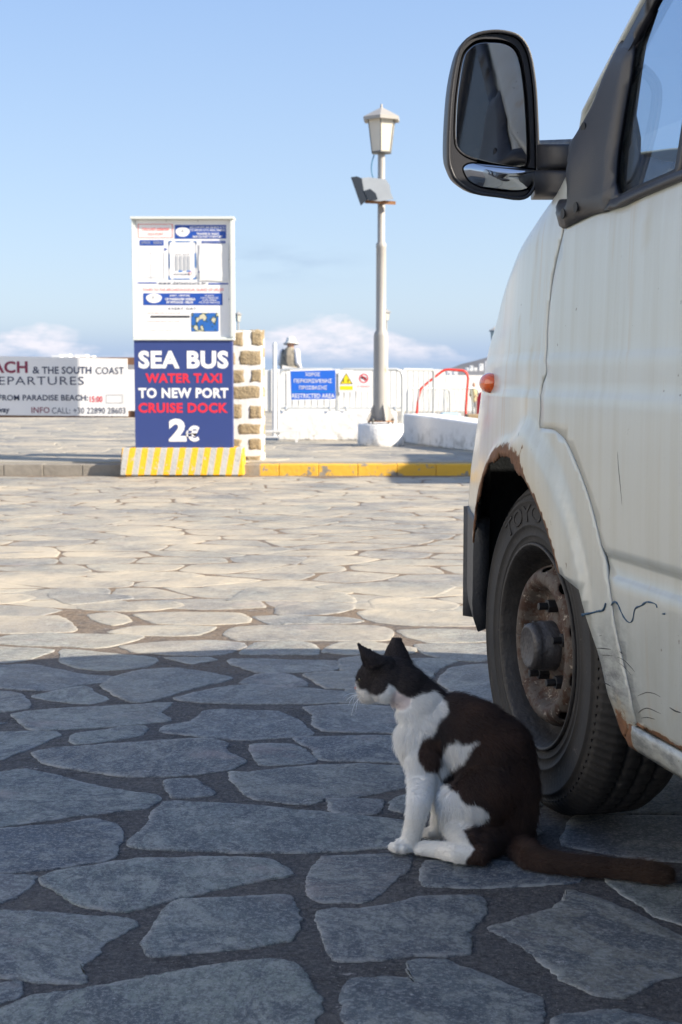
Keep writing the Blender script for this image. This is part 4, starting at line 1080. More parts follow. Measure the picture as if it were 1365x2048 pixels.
# arm
am = MB(); AY = 2.655
def abox(px0, px1, py0, py1, Y0, Y1):
    a0 = PY(px0, py0, Y0); a1 = PY(px1, py1, Y0)
    return a0.x, a1.x, a1.z, a0.z
x0_, x1_, z0_, z1_ = abox(1066, 1142, 338, 398, AY, AY)
am2 = MB(); cz = (z0_ + PY(1100, 290, AY).z) / 2; hz_ = (PY(1100, 290, AY).z - z0_) / 2
def arm_seg(mb, xa, xb, za, zb, ry):
    cy = AY + 0.055; zc = (za + zb) / 2; hh = (zb - za) / 2; n = 20
    vs = []
    for x in (xa, xb):
        for k in range(n):
            t = 2 * math.pi * k / n; c_, s_ = math.cos(t), math.sin(t)
            yy_ = cy - 0.12 * (x - xa) / (xb - xa); k_ = (yy_ / AY); vs.append((x * k_, yy_ + math.copysign(abs(c_) ** 0.4, c_) * ry, CAMH + (zc - CAMH) * k_ + math.copysign(abs(s_) ** 0.4, s_) * hh * k_))
    mb.add(vs, [tuple(range(n)), tuple(range(n, 2 * n))[::-1]] + [(k, (k + 1) % n, (k + 1) % n + n, k + n) for k in range(n)], True)
za, zm, zb = PY(1100, 397, AY).z, PY(1100, 341, AY).z, PY(1100, 290, AY).z
arm_seg(am2, PY(1068, 300, AY).x, PY(1166, 300, AY).x, za, zm - 0.001, 0.034)
arm_seg(am2, PY(1070, 300, AY).x, PY(1160, 300, AY).x, zm + 0.0005, zb, 0.032)
obj('mirror_arm', am2, BLKP, MW)
# moulded base on the pillar
BS = [(1060 + x / 4.267, y / 4.267) for x, y in [(735,335),(770,345),(855,375),(845,480),(820,640),(790,800),(765,950),(740,1100),(715,1250),(700,1400),(690,1550),(710,1640),(740,1690),(700,1712),(660,1725),(630,1800),(560,1815),(500,1830),(420,1865),(330,1910),(250,1950),(215,1925),(197,1850),(200,1760),(215,1700)]]
BSf = hits(BS, 0.012)
front_edge = [Vector((-0.055, 1.265)), Vector((-0.10, 1.30)), Vector((-0.17, 1.33)), Vector((-0.25, 1.375))]
BSf = BSf + hits([(1138, 396), (1141, 345), (1139, 302), (1138, 288)], 0.012) + hits([(1150, 262), (1160, 240), (1180, 200), (1200, 145)], 0.013)
cb = hit(1150, 345, 0.02)
def base_off(a, z):
    e = min((Vector((a, z)) - q).length for q in BSd)
    edge = sstep(e, 0.0, 0.022)
    d_ = (Vector((a, z)) - (cb + Vector((0.02, 0.0)))).length
    return 0.004 + edge * (0.009 + 0.016 * math.exp(-(d_ / 0.07) ** 2)) 
BSd = dens(BSf, 0.01)
skin('mirror_base', BSf, [], 0.012, BLKP, MW, fn=lambda a, z: vw(a, side_b(min(a, 0.0), z) + base_off(a, z), z), thick=0.006, d=0.012)
for px, py in ((1126, 427), (1150, 414), (1165, 255)):
    mb = MB(); q = hit(px, py, 0.02); c_ = vw(q.x, side_b(min(q.x, 0), q.y) + base_off(q.x, q.y) - 0.001, q.y)
    n_ = 16; A = [c_ + (VF * math.cos(2 * math.pi * j / n_) * 0.009 + Vector((0, 0, math.sin(2 * math.pi * j / n_) * 0.009))) for j in range(n_)]
    mb.add(A + [p + VL * 0.002 for p in A], [tuple(range(n_, 2 * n_))] + [(j, (j + 1) % n_, (j + 1) % n_ + n_, j + n_) for j in range(n_)])
    obj('screw_cap', mb, RUBR, MW)

# ================================================================== CAT
def chain(mb, pts, sub=5, flat=1.0):
    # pts: (px, py, Y, radius in photo pixels); interpolated spheres, later fused into one skin
    P = [(PY(x, y, Y), r * Y / F) for x, y, Y, r in pts]
    if len(P) == 1: mb.sphere(P[0][0], P[0][1], 14, 9, (1, flat, 1)); return
    for i in range(len(P) - 1):
        for k in range(sub + (1 if i == len(P) - 2 else 0)):
            t = k / sub; c = P[i][0].lerp(P[i + 1][0], t); r = P[i][1] * (1 - t) + P[i + 1][1] * t
            mb.sphere(c, r, 14, 9, (1, flat, 1))
def fuse(name, mb, voxel, smooth_it, fac=0.5):
    me = bpy.data.meshes.new(name); me.from_pydata(mb.v, [], mb.f); me.update()
    bm = bmesh.new(); bm.from_mesh(me); bmesh.ops.remove_doubles(bm, verts=bm.verts, dist=1e-6); bmesh.ops.dissolve_degenerate(bm, edges=bm.edges, dist=1e-7); bmesh.ops.recalc_face_normals(bm, faces=bm.faces); bm.to_mesh(me); bm.free()
    o = bpy.data.objects.new(name, me); COL.objects.link(o)
    r = o.modifiers.new('r', 'REMESH'); r.mode = 'VOXEL'; r.voxel_size = voxel
    s_ = o.modifiers.new('s', 'SMOOTH'); s_.factor = fac; s_.iterations = smooth_it
    dg = bpy.context.evaluated_depsgraph_get(); dg.update()
    nm = bpy.data.meshes.new_from_object(o.evaluated_get(dg)); bpy.data.objects.remove(o); bpy.data.meshes.remove(me)
    nm.polygons.foreach_set('use_smooth', [True] * len(nm.polygons)); nm.name = name
    return nm
def gy(py, z=0.006): return PZ(800, py, z).y
cb_ = MB()
# trunk
chain(cb_, [(993, 1650, 2.625, 80), (999, 1580, 2.63, 83), (986, 1512, 2.635, 86), (950, 1476, 2.645, 77), (912, 1452, 2.655, 66), (868, 1452, 2.665, 62), (843, 1418, 2.67, 51)], 5, 0.84)
chain(cb_, [(868, 1455, 2.665, 64), (850, 1480, 2.665, 61), (856, 1525, 2.665, 46)], 4, 0.85)
chain(cb_, [(850, 1415, 2.668, 50), (826, 1388, 2.675, 44), (800, 1370, 2.68, 42)], 4, 0.9)
# head, facing left and away
chain(cb_, [(781, 1360, 2.685, 45)], 1, 1.0)
chain(cb_, [(781, 1358, 2.69, 43), (750, 1358, 2.70, 34)], 3, 1.0)
chain(cb_, [(790, 1352, 2.685, 38), (815, 1375, 2.675, 42)], 3)
chain(cb_, [(770, 1376, 2.665, 31)], 1); chain(cb_, [(775, 1376, 2.715, 30)], 1)
chain(cb_, [(742, 1380, 2.695, 26), (734, 1387, 2.705, 20.5)], 2)
chain(cb_, [(727, 1384, 2.700, 14)], 1); chain(cb_, [(728, 1384, 2.722, 14)], 1)
chain(cb_, [(738, 1394, 2.705, 13.5)], 1)
chain(cb_, [(745, 1352, 2.705, 29), (731, 1358, 2.705, 19), (722, 1370, 2.71, 10)], 4)
def ear(b0, b1, tips, push, thick=0.0062, bow=0.016):
    e_ = (b1 - b0).normalized(); t_ = ((tips[0] + tips[-1]) / 2 - (b0 + b1) / 2).normalized(); push = e_.cross(t_).normalized(); push = -push if push.y > 0 else push
    # b0, b1: base corners, tips: one or two points at the top, push: direction the back bulges to
    n, m = 9, 8; F_, B_ = [], []
    for j in range(m + 1):
        v = j / m
        L = b0.lerp(tips[0], v); R_ = b1.lerp(tips[-1], v)
        # outer edges bulge a little
        mid = (L + R_) / 2; wd = (L - R_).length
        grow_ = 1 + 0.16 * math.sin(math.pi * min(1, v * 1.15)); L = mid + (L - mid) * grow_; R_ = mid + (R_ - mid) * grow_
        for i in range(n + 1):
            u = i / n; p = L.lerp(R_, u) + push * bow * (1 - (2 * u - 1) ** 2) * (1 - v * 0.6)
            F_.append(p + push * thick / 2); B_.append(p - push * thick / 2)
    W = n + 1; N = len(F_)
    fs = [(j * W + i, j * W + i + 1, (j + 1) * W + i + 1, (j + 1) * W + i) for j in range(m) for i in range(n)]
    fb = [tuple(N + q for q in f[::-1]) for f in fs]
    rim = [i for i in range(W)] + [j * W + n for j in range(1, m + 1)] + [m * W + i for i in range(n - 1, -1, -1)] + [j * W for j in range(m - 1, 0, -1)]
    fr_ = [(rim[k], N + rim[k], N + rim[(k + 1) % len(rim)], rim[(k + 1) % len(rim)]) for k in range(len(rim))]
    cb_.add(F_ + B_, fs + fb + fr_)
pu = Vector((0.42, -0.88, 0.15)).normalized()
ear(PY(733, 1338, 2.672), PY(777, 1322, 2.656), [PY(716, 1286, 2.668), PY(719, 1286, 2.666)], Vector((0.50, -0.75, 0.35)).normalized())
ear(PY(768, 1320, 2.712), PY(823, 1328, 2.700), [PY(785, 1275, 2.715), PY(803, 1276, 2.712)], Vector((0.45, -0.85, 0.2)).normalized())
chain(cb_, [(752, 1330, 2.672, 20), (770, 1335, 2.672, 24)], 2); chain(cb_, [(795, 1326, 2.706, 19)], 1)
# near fore leg
YL = gy(1707); YR = gy(1678); YH = gy(1733)
chain(cb_, [(848, 1520, 2.635, 36), (845, 1565, 2.625, 30), (838, 1610, YL + 0.012, 24), (828, 1655, YL + 0.010, 20), (820, 1684, YL + 0.008, 18.5)], 5)
chain(cb_, [(817, 1690, YL + 0.006, 17), (802, 1693, YL + 0.004, 15)], 3)
for dx, dy, dr in ((-19, 3, -0.006), (-14, 5, 0.006), (-25, 1, 0.012), (-5, 6, -0.008)):
    chain(cb_, [(812 + dx, 1694 + dy * 0.6, YL + dr, 10)], 1)
chain(cb_, [(882, 1535, 2.66, 40), (892, 1575, 2.655, 38), (900, 1620, 2.65, 34)], 4, 0.8)
chain(cb_, [(868, 1545, 2.64, 30), (874, 1575, 2.635, 28), (886, 1590, 2.63, 26)], 4, 0.8)
# far fore leg
chain(cb_, [(878, 1540, 2.70, 32), (880, 1590, YR + 0.01, 20), (878, 1630, YR + 0.005, 15.5), (874, 1658, YR, 13.5)], 5)
chain(cb_, [(872, 1664, YR, 13), (857, 1666, YR, 11)], 3)
for dx, dr in ((-9, -0.006), (-11, 0.005), (-2, -0.009)): chain(cb_, [(860 + dx, 1669, YR + dr, 7.5)], 1)
# near hind leg: thigh, shank, long foot
chain(cb_, [(975, 1585, 2.585, 66), (948, 1612, 2.572, 60), (912, 1612, 2.575, 42)], 4, 0.75)
chain(cb_, [(912, 1615, 2.575, 40), (916, 1650, 2.572, 32), (938, 1692, YH + 0.025, 26)], 4, 0.8)
chain(cb_, [(985, 1680, 2.60, 56), (955, 1700, YH + 0.03, 30)], 3, 0.8)
chain(cb_, [(955, 1709, YH + 0.012, 23), (915, 1707, YH + 0.016, 20), (880, 1702, gy(1719) + 0.015, 18.5), (850, 1698, gy(1714) + 0.012, 16.5)], 5)
for dx, dr in ((-14, -0.006), (-16, 0.006), (-6, -0.011), (-8, 0.014)): chain(cb_, [(851 + dx, 1702, gy(1712) + 0.010 + dr, 8.5)], 1)
# far hind leg
chain(cb_, [(985, 1590, 2.70, 60), (955, 1620, 2.71, 48), (930, 1640, 2.71, 30), (950, 1665, 2.70, 22)], 4, 0.8)
chain(cb_, [(960, 1682, 2.685, 16), (915, 1680, 2.69, 14), (885, 1680, 2.695, 12)], 4)
# rump on the ground and tail
chain(cb_, [(1010, 1680, 2.61, 56), (1030, 1695, 2.60, 44)], 3, 0.9)
def tailp(x, top_, bot_, r=None):
    r_ = (bot_ - top_) / 2 - 1.0; Y = gy(bot_ - 1) + r_ * 2.5 / F * 0.9; return (x, (top_ + bot_) / 2, Y, r_)
tl = [(1030, 1702, 2.595, 34), tailp(1062, 1690, 1743), tailp(1095, 1702, 1749), tailp(1130, 1709, 1753), tailp(1171, 1713, 1757), tailp(1224, 1717, 1760), tailp(1277, 1721, 1767), tailp(1300, 1725, 1771), tailp(1327, 1731, 1773)]
chain(cb_, tl, 7)
cat_me = fuse('cat_body', cb_, 0.0024, 5, 0.5)
cv = np.empty(len(cat_me.vertices) * 3); cat_me.vertices.foreach_get('co', cv); cv = cv.reshape(-1, 3)
# paws, foot and tail rest on the slab instead of sinking in
cv[:, 2] = np.where(cv[:, 2] < 0.0055, 0.0055, cv[:, 2])
def proj(p):
    d = Vector(p) - Vector((0, 0, CAMH)); z_ = d.y * CP - d.z * SP; yv = d.y * SP + d.z * CP
    return 682.5 + F * d.x / z_, 1024 - F * yv / z_
W1 = [(690,1366),(713,1364),(719,1375),(731,1379),(738,1388),(755,1392),(768,1387),(775,1378),(779,1368),(790,1373),(798,1383),(813,1394),(828,1396),(844,1391),(872,1386),(895,1405),(900,1426),(880,1452),(868,1474),(846,1484),(837,1505),(840,1527),(852,1545),(876,1550),(885,1568),(916,1590),(937,1612),(969,1620),(981,1636),(959,1654),(928,1662),(937,1681),(952,1700),(935,1716),(930,1745),(690,1760)]
W2 = [(916,1484),(927,1492),(960,1486),(940,1511),(929,1532),(900,1550),(884,1566),(876,1548),(884,1521),(900,1495)]
def sdist(p, poly):
    x, y = p; best = 1e9; n = len(poly)
    for i in range(n):
        ax_, ay = poly[i - 1]; bx, by = poly[i]; dx, dy = bx - ax_, by - ay
        t = max(0, min(1, ((x - ax_) * dx + (y - ay) * dy) / (dx * dx + dy * dy + 1e-9)))
        best = min(best, math.hypot(x - ax_ - t * dx, y - ay - t * dy))
    return best if inpoly(p, poly) else -best
def coat(p):
    """coat pattern as a function of the place on the body (side elevation of the cat)"""
    x, y = proj((p[0], 2.62, p[2]) if False else p)
    n1 = noise.noise(Vector((p[0] * 60, p[1] * 60, p[2] * 60))) * 4
    d = max(sdist((x, y), W1), sdist((x, y), W2)) + n1
    if p[2] < 0.13 and x > 1000: d = -20
    w_ = max(0.0, min(1.0, d / 5 + 0.5))
    # pink thinly haired skin under the jaw
    pk = max(0.0, 1 - math.hypot((x - 803) / 24, (y - 1400) / 24)) * 1.6 * (1 if w_ > 0.3 else 0)
    nb = noise.noise(Vector((p[0] * 22, p[1] * 22, p[2] * 22))) * 0.5 + 0.5
    head = 1 - sstep(x, 850, 980)
    dark = Vector((0.038, 0.021, 0.016)).lerp(Vector((0.032, 0.026, 0.027)), head)
    br = Vector((0.100, 0.050, 0.032)); tailc = Vector((0.050, 0.028, 0.018))
    dk = dark.lerp(br, max(0, nb - 0.35) * (1 - head) + (0.5 if (830 < x < 885 and 1480 < y < 1560) else 0))
    if x > 1080 and y > 1690: dk = dark.lerp(tailc, 0.25 + 0.65 * sstep(x, 1100, 1340))
    wh = Vector((0.88, 0.86, 0.82)) * (0.92 + 0.12 * nb)
    if y > 1640: wh = wh.lerp(Vector((0.82, 0.77, 0.68)), 0.4)
    if x < 760 and y < 1415: wh = wh.lerp(Vector((0.56, 0.53, 0.50)), 0.6)
    wh = wh.lerp(Vector((0.50, 0.33, 0.30)), min(0.5, pk))
    return dk.lerp(wh, w_), w_, pk
cat_me.vertices.foreach_set('co', cv.ravel()); cat_me.update()
ca = cat_me.color_attributes.new('coat', 'FLOAT_COLOR', 'POINT')
cols = [coat(v.co) for v in cat_me.vertices]
ca.data.foreach_set('color', [c for q in cols for c in (q[0].x, q[0].y, q[0].z, 1.0)])
g = G('cat_skin')
q = g.n.new('ShaderNodeAttribute'); q.attribute_name = 'coat'
CATS = g.set(Base_Color=q.outputs['Color'], Roughness=0.85, Specular_IOR_Level=0.2); g.bump(g.noise(900, 3), 0.3, 0.001)
cat_me.materials.clear(); cat_me.materials.append(CATS)
CATO = bpy.data.objects.new('cat', cat_me); COL.objects.link(CATO)
cc = Vector((PZ(930, 1715).x, 2.62, 0.006)); CATO.location = cc; CATO['_w'] = tuple(cc)
for v in cat_me.vertices: v.co -= cc
tag(CATO, 'dark brown and white cat sitting on slate paving in the shade of the van', 'cat')
# fur: individual hairs combed along the body
cat_me.calc_loop_triangles()
nt = len(cat_me.loop_triangles); tri = np.empty(nt * 3, np.int32); cat_me.loop_triangles.foreach_get('vertices', tri); tri = tri.reshape(-1, 3)
vn = np.empty(len(cat_me.vertices) * 3); cat_me.vertices.foreach_get('normal', vn); vn = vn.reshape(-1, 3)
rng = np.random.RandomState(4)
A, B_, C_ = cv[tri[:, 0]], cv[tri[:, 1]], cv[tri[:, 2]]
ar = np.linalg.norm(np.cross(B_ - A, C_ - A), axis=1); NH = 230000
ti = rng.choice(nt, NH, p=ar / ar.sum()); r1, r2 = rng.rand(NH), rng.rand(NH); sq = np.sqrt(r1)
wa, wb, wc = 1 - sq, sq * (1 - r2), sq * r2
root = A[ti] * wa[:, None] + B_[ti] * wb[:, None] + C_[ti] * wc[:, None]
nrm = vn[tri[ti, 0]] * wa[:, None] + vn[tri[ti, 1]] * wb[:, None] + vn[tri[ti, 2]] * wc[:, None]; nrm /= np.linalg.norm(nrm, axis=1)[:, None]
# flow field: from nose back over the head, down the back, down the legs, out along the tail (photo-plane control vectors placed on the body)
ctl = [(720,1380,0.6,-0.2),(740,1350,0.8,-0.35),(775,1325,0.95,0.1),(815,1345,0.8,0.6),(770,1385,0.9,0.35),(850,1380,0.85,0.55),(800,1420,0.35,0.95),(795,1470,0.1,1.0),(860,1440,0.35,0.95),(900,1430,0.75,0.65),(860,1520,0.1,1.0),(960,1440,0.8,0.6),(1030,1480,0.6,0.8),(1070,1560,0.1,1.0),(1000,1540,0.45,0.85),(930,1520,0.6,0.6),(1060,1650,0.0,1.0),(840,1600,0.0,1.0),(815,1680,-0.5,0.6),(940,1600,0.55,0.7),(900,1640,0.25,1.0),(960,1660,0.45,0.9),(900,1705,-0.9,0.2),(1000,1700,0.5,0.8),(1060,1715,1.0,0.3),(1150,1733,1.0,0.1),(1250,1740,1.0,0.05),(1340,1750,1.0,0.0),(875,1640,0,1.0),(850,1665,-0.8,0.3),(717,1295,-0.6,-0.8),(750,1320,-0.5,-0.75),(795,1290,0.1,-1.0)]
ctl = np.array(ctl)
dd = root - np.array([0, 0, CAMH]); zz = dd[:, 1] * CP - dd[:, 2] * SP; yv = dd[:, 1] * SP + dd[:, 2] * CP
PX = 682.5 + F * dd[:, 0] / zz; PYY = 1024 - F * yv / zz
wgt = 1.0 / (((PX[:, None] - ctl[None, :, 0]) ** 2 + (PYY[:, None] - ctl[None, :, 1]) ** 2) + 120.0) ** 1.5
fx = (wgt * ctl[None, :, 2]).sum(1) / wgt.sum(1); fz = -(wgt * ctl[None, :, 3]).sum(1) / wgt.sum(1)
flow = np.stack([fx, np.zeros(NH), fz], 1) + rng.normal(0, 0.16, (NH, 3))
flow -= nrm * (flow * nrm).sum(1)[:, None]; flow /= np.linalg.norm(flow, axis=1)[:, None] + 1e-9
L_ = np.full(NH, 0.0085)
L_ = np.where((PX < 800) & (PYY < 1420), 0.0045, L_)                       # face
L_ = np.where((PYY < 1318) & (PX < 830), 0.0028, L_)                       # ears
L_ = np.where((PX > 780) & (PX < 900) & (PYY > 1400) & (PYY < 1530), 0.010, L_)   # chest
L_ = np.where((PX > 880) & (PX < 1080) & (PYY > 1440) & (PYY < 1700), 0.0105, L_)  # flank
L_ = np.where((PYY > 1560) & (PX < 880), 0.0055, L_)
L_ = np.where((PYY > 1680) & (PX < 960), 0.0045, L_)
L_ = np.where((PX > 1080) & (PYY > 1690), 0.010, L_)
pinkm = (np.hypot(PX - 803, PYY - 1400) < 20); L_ = np.where(pinkm, 0.003, L_)
L_ *= rng.uniform(0.65, 1.25, NH)
guard = rng.rand(NH) < 0.10; L_ = np.where(guard, L_ * 1.45, L_); lift = np.where(guard, 1.8, rng.uniform(0.6, 1.25, NH))
keep = root[:, 2] > 0.009
root, nrm, flow, L_, lift = root[keep], nrm[keep], flow[keep], L_[keep], lift[keep]; N_ = len(root)
pts4 = []
for t, up_ in ((0.0, 0.0), (0.33, 0.17), (0.7, 0.25), (1.0, 0.27)):
    pts4.append(root + nrm * (L_ * up_ * lift)[:, None] - nrm * 0.0004 + flow * (L_ * t)[:, None])
pos = np.stack(pts4, 1); pos[:, :, 2] = np.maximum(pos[:, :, 2], 0.0062)
rd = np.tile(np.array([0.00022, 0.00020, 0.00013, 0.00003]), (N_, 1))
colr = np.empty((N_, 3))
for i in range(N_):
    c_, w_, pk = coat(root[i] + flow[i] * L_[i] * 0.7)
    colr[i] = c_
lum_ = colr.max(1, keepdims=True); rr_ = rng.rand(N_, 1) * 2 - 1; colr *= 1 + rr_ * np.where(lum_ > 0.3, 0.10, 0.4); colr = np.minimum(colr, 0.90)
hc_ = bpy.data.hair_curves.new('fur'); hc_.add_curves([4] * N_)
hc_.points.foreach_set('position', (pos - np.array(cc)).astype(np.float32).ravel())
at = hc_.attributes.get('radius') or hc_.attributes.new('radius', 'FLOAT', 'POINT'); at.data.foreach_set('value', rd.astype(np.float32).ravel())
at = hc_.attributes.new('coat', 'FLOAT_COLOR', 'CURVE'); at.data.foreach_set('color', np.concatenate([colr, np.ones((N_, 1))], 1).astype(np.float32).ravel())
g = G('cat_fur'); q = g.n.new('ShaderNodeAttribute'); q.attribute_name = 'coat'
FURM = g.set(Base_Color=q.outputs['Color'], Roughness=0.55, Specular_IOR_Level=0.35)
hc_.materials.append(FURM)
FO = bpy.data.objects.new('fur', hc_); COL.objects.link(FO); FO.parent = CATO
# eyes, nose, whiskers
EYEM = plain('cat_eye', (0.10, 0.085, 0.02), 0.05, var=0.4, scale=300, coat=0.8)
for px, py, Y in ((725, 1359, 2.692), (733, 1357, 2.730)):
    mb = MB(); mb.sphere(PY(px, py, Y), 0.0070, 16, 10); obj('eye', mb, EYEM, CATO)
mb = MB(); mb.sphere(PY(713, 1376, 2.722), 0.0042, 12, 8, (1, 1.2, 0.8)); obj('nose', mb, plain('nose_pink', (0.42, 0.22, 0.20), 0.5, var=0.1), CATO)
WHM = plain('whisker_white', (0.8, 0.8, 0.8), 0.4, var=0)
for i, (ex, ey, dY) in enumerate(((697, 1412, -0.02), (703, 1432, -0.02), (712, 1424, -0.025), (693, 1402, -0.01), (686, 1395, -0.02), (700, 1396, 0.04), (706, 1410, 0.05))):
    a_ = PY(722 + i % 3 * 3, 1388 + i % 2 * 4, 2.692 if dY < 0 else 2.725); b_ = PY(ex, ey, 2.70 + dY * 1.5); m_ = (a_ + b_) / 2 + Vector((-0.004, 0, 0.004))
    mb = MB(); mb.tube([a_, a_.lerp(m_, 0.5) + Vector((-0.001, 0, 0.001)), m_, m_.lerp(b_, 0.5) + Vector((-0.0005, 0, 0.001)), b_], [0.0006, 0.00055, 0.00045, 0.0003, 0.00015], 5)
    obj('whisker', mb, WHM, CATO)
for px, py, Y, dz in ((760, 1322, 2.655, 0.02),):
    pass

# ================================================================== QUAYSIDE THINGS
WHITE = plain('white_limewash', (0.78, 0.77, 0.74), 0.85, var=0.05, scale=3, bump=0.35, bscale=22)
WMET = plain('white_painted_metal', (0.70, 0.70, 0.69), 0.4, var=0.08, scale=5)
def flatmat(name, col, rough=0.45): return plain(name, col, rough, var=0.04, scale=8)
SGW = flatmat('sign_white', (0.80, 0.80, 0.80)); SGB = flatmat('sign_navy', (0.028, 0.052, 0.20)); SGR = flatmat('sign_red', (0.68, 0.022, 0.05))
SGBLUE = flatmat('sign_blue', (0.015, 0.13, 0.62)); SGY = flatmat('sign_yellow', (0.85, 0.66, 0.01)); SGK = flatmat('sign_black', (0.02, 0.02, 0.025))
SGPB = flatmat('poster_blue', (0.012, 0.07, 0.36)); SGC = flatmat('poster_cyan', (0.01, 0.20, 0.62)); SGG = flatmat('sign_grey', (0.42, 0.44, 0.47)); SGRL = flatmat('poster_red', (0.72, 0.11, 0.10))
SGDR = flatmat('sign_dark_red', (0.22, 0.015, 0.06)); SGN = flatmat('sign_ink', (0.02, 0.035, 0.09))
def quadpx(mb, x0, y0, x1, y1, Y):
    a, b = PY(x0, y1, Y), PY(x1, y0, Y); mb.add([(a.x, Y, a.z), (b.x, Y, a.z), (b.x, Y, b.z), (a.x, Y, b.z)], [(0, 1, 2, 3)]); return mb
def textpx(s, x0, y0, x1, y1, Y, mat, parent, bold=0.0, name='lettering', space=1.0, shear=0.0, skew=0.0):
    V, Fc = text_mesh(s, bold, 0, space, shear)
    if not V: return
    ax0, ax1 = min(v[0] for v in V), max(v[0] for v in V); ay0, ay1 = min(v[1] for v in V), max(v[1] for v in V)
    a, b = PY(x0, y1, Y), PY(x1, y0, Y); mb = MB()
    mb.add([(a.x + (b.x - a.x) * (v[0] - ax0) / (ax1 - ax0), Y, a.z + (b.z - a.z) * (v[1] - ay0) / (ay1 - ay0)) for v in V], Fc)
    return obj(name, mb, mat, parent)
# ---- concrete block with yellow stripes
g = G('striped_concrete'); P = g.n.new('ShaderNodeNewGeometry').outputs['Position']; sx_ = g.sep(P)
st = g.math('FRACT', g.math('DIVIDE', g.math('ADD', g.math('SUBTRACT', sx_[0], g.math('MULTIPLY', sx_[2], 0.16)), 20.02), 0.1085))
msk = g.math('MULTIPLY', g.math('LESS_THAN', g.math('ABSOLUTE', g.math('SUBTRACT', st, 0.5)), 0.25), g.ramp(g.noise(16, 6, vec=P, rough=0.65), 0.66, 0.58))
cc_ = g.mix(g.noise(11, 6, vec=P), (0.36, 0.36, 0.35), (0.50, 0.49, 0.46))
cc_ = g.mix(g.ramp(g.noise(30, 4, vec=P), 0.66, 0.72), cc_, (0.12, 0.08, 0.05))
STRM = g.set(Base_Color=g.mix(msk, cc_, (0.80, 0.43, 0.02)), Roughness=0.85); g.bump(g.noise(40, 5, vec=P), 0.5, 0.008)
YB = PZ(360, 954).y
a0, a1 = PY(240, 952, YB), PY(488, 955, YB); t0, t1 = PY(244, 896, YB + 0.03), PY(485, 897, YB + 0.03)
mb = MB(); v = [(a0.x, YB, 0.015), (a1.x, YB, 0.015), (a1.x, YB + 0.36, 0.015), (a0.x, YB + 0.36, 0.015), (t0.x, YB + 0.03, t0.z), (t1.x, YB + 0.03, t0.z), (t1.x, YB + 0.33, t0.z), (t0.x, YB + 0.33, t0.z)]
mb.add(v, [(0, 1, 2, 3), (4, 5, 6, 7), (0, 1, 5, 4), (1, 2, 6, 5), (2, 3, 7, 6), (3, 0, 4, 7)])
for bx in (a0.x + 0.1, a1.x - 0.1): mb.box(bx - 0.07, bx + 0.07, YB + 0.02, YB + 0.34, 0.001, 0.0149)
tag(obj('concrete_block', mb, STRM, bevel=0.012), 'concrete block with weathered yellow stripes under the tall blue sea bus sign', 'concrete block')
# ---- the sign: display case over a navy panel
YS = YB + 0.10
def P2(x, y): return PY(x, y, YS)
tl_, br_ = P2(263, 433), P2(468.5, 681); nl, nr = P2(268, 681), P2(466, 896.5)
SB = thing('sign', ((nl.x + nr.x) / 2, YS + 0.1, nr.z), 'tall sign with white display case above a navy panel reading SEA BUS WATER TAXI', 'sign')
mb = MB(); mb.box(nl.x, nr.x, YS, YS + 0.14, nr.z, nl.z); obj('panel', mb, SGB, SB)
FRM = plain('case_metal', (0.62, 0.65, 0.62), 0.4, var=0.06)
mb = MB(); fw = 0.030; fd = 0.016
mb.box(tl_.x, br_.x, YS, YS + 0.15, br_.z + 0.004, br_.z + fw); mb.box(tl_.x - 0.008, br_.x + 0.008, YS - fd - 0.016, YS + 0.16, tl_.z - 0.022, tl_.z)
mb.box(tl_.x, tl_.x + fw, YS, YS + 0.15, br_.z + fw + 0.001, tl_.z - 0.023); mb.box(br_.x - fw * 0.9, br_.x, YS - fd, YS + 0.15, br_.z + fw + 0.001, tl_.z - 0.023)
mb.box(tl_.x + 0.001, tl_.x + 0.012, YS - fd, YS - 0.001, br_.z + fw, tl_.z - 0.024); mb.box(tl_.x, br_.x, YS - fd, YS - 0.001, br_.z + 0.004, br_.z + 0.016)
obj('case_frame', mb, FRM, SB, bevel=0.002)
YP = YS + 0.02
mb = MB(); mb.box(tl_.x + fw + 0.001, br_.x - fw * 0.9 - 0.001, YP, YS + 0.15, br_.z + fw + 0.001, tl_.z - 0.024); obj('poster', mb, SGW, SB)
YT = YS - 0.002
for s, x0, y0, x1, y1, m_, b_ in (('SEA BUS', 277, 701, 457, 737, SGW, 0.045), ('WATER TAXI', 291, 746.5, 444, 765.5, SGR, 0.04), ('TO NEW PORT', 277, 775.5, 457, 796, SGW, 0.04), ('CRUISE DOCK', 277, 805.5, 456, 825.5, SGR, 0.04), ('2', 338, 837, 373, 883, SGW, 0.05), ('€', 372, 851, 399, 883, SGW, 0.05)):
    textpx(s, x0, y0, x1, y1, YT, m_, SB, b_, space=1.08)
YQ = YP - 0.003
def z7(x, y): return 240 + x / 5.25, 420 + y / 5.25
def rq(x0, y0, x1, y1, m_, name='poster_block', Y=None):
    a, b = z7(x0, y0), z7(x1, y1); mb = MB(); quadpx(mb, a[0], a[1], b[0], b[1], Y or YQ); return obj(name, mb, m_, SB)
def frameq(x0, y0, x1, y1, t, m_, name='poster_frame'):
    mb = MB()
    for q in ((x0, y0, x1, y0 + t), (x0, y1 - t, x1, y1), (x0, y0 + t, x0 + t, y1 - t), (x1 - t, y0 + t, x1, y1 - t)):
        a, b = z7(q[0], q[1]), z7(q[2], q[3]); quadpx(mb, a[0], a[1], b[0], b[1], YQ)
    return obj(name, mb, m_, SB)
def tq(s, x0, y0, x1, y1, m_, b_=0.0, Y=None, sp=1.0):
    a, b = z7(x0, y0), z7(x1, y1); textpx(s, a[0], a[1], b[0], b[1], (Y or YQ) - 0.002, m_, SB, b_, space=sp)
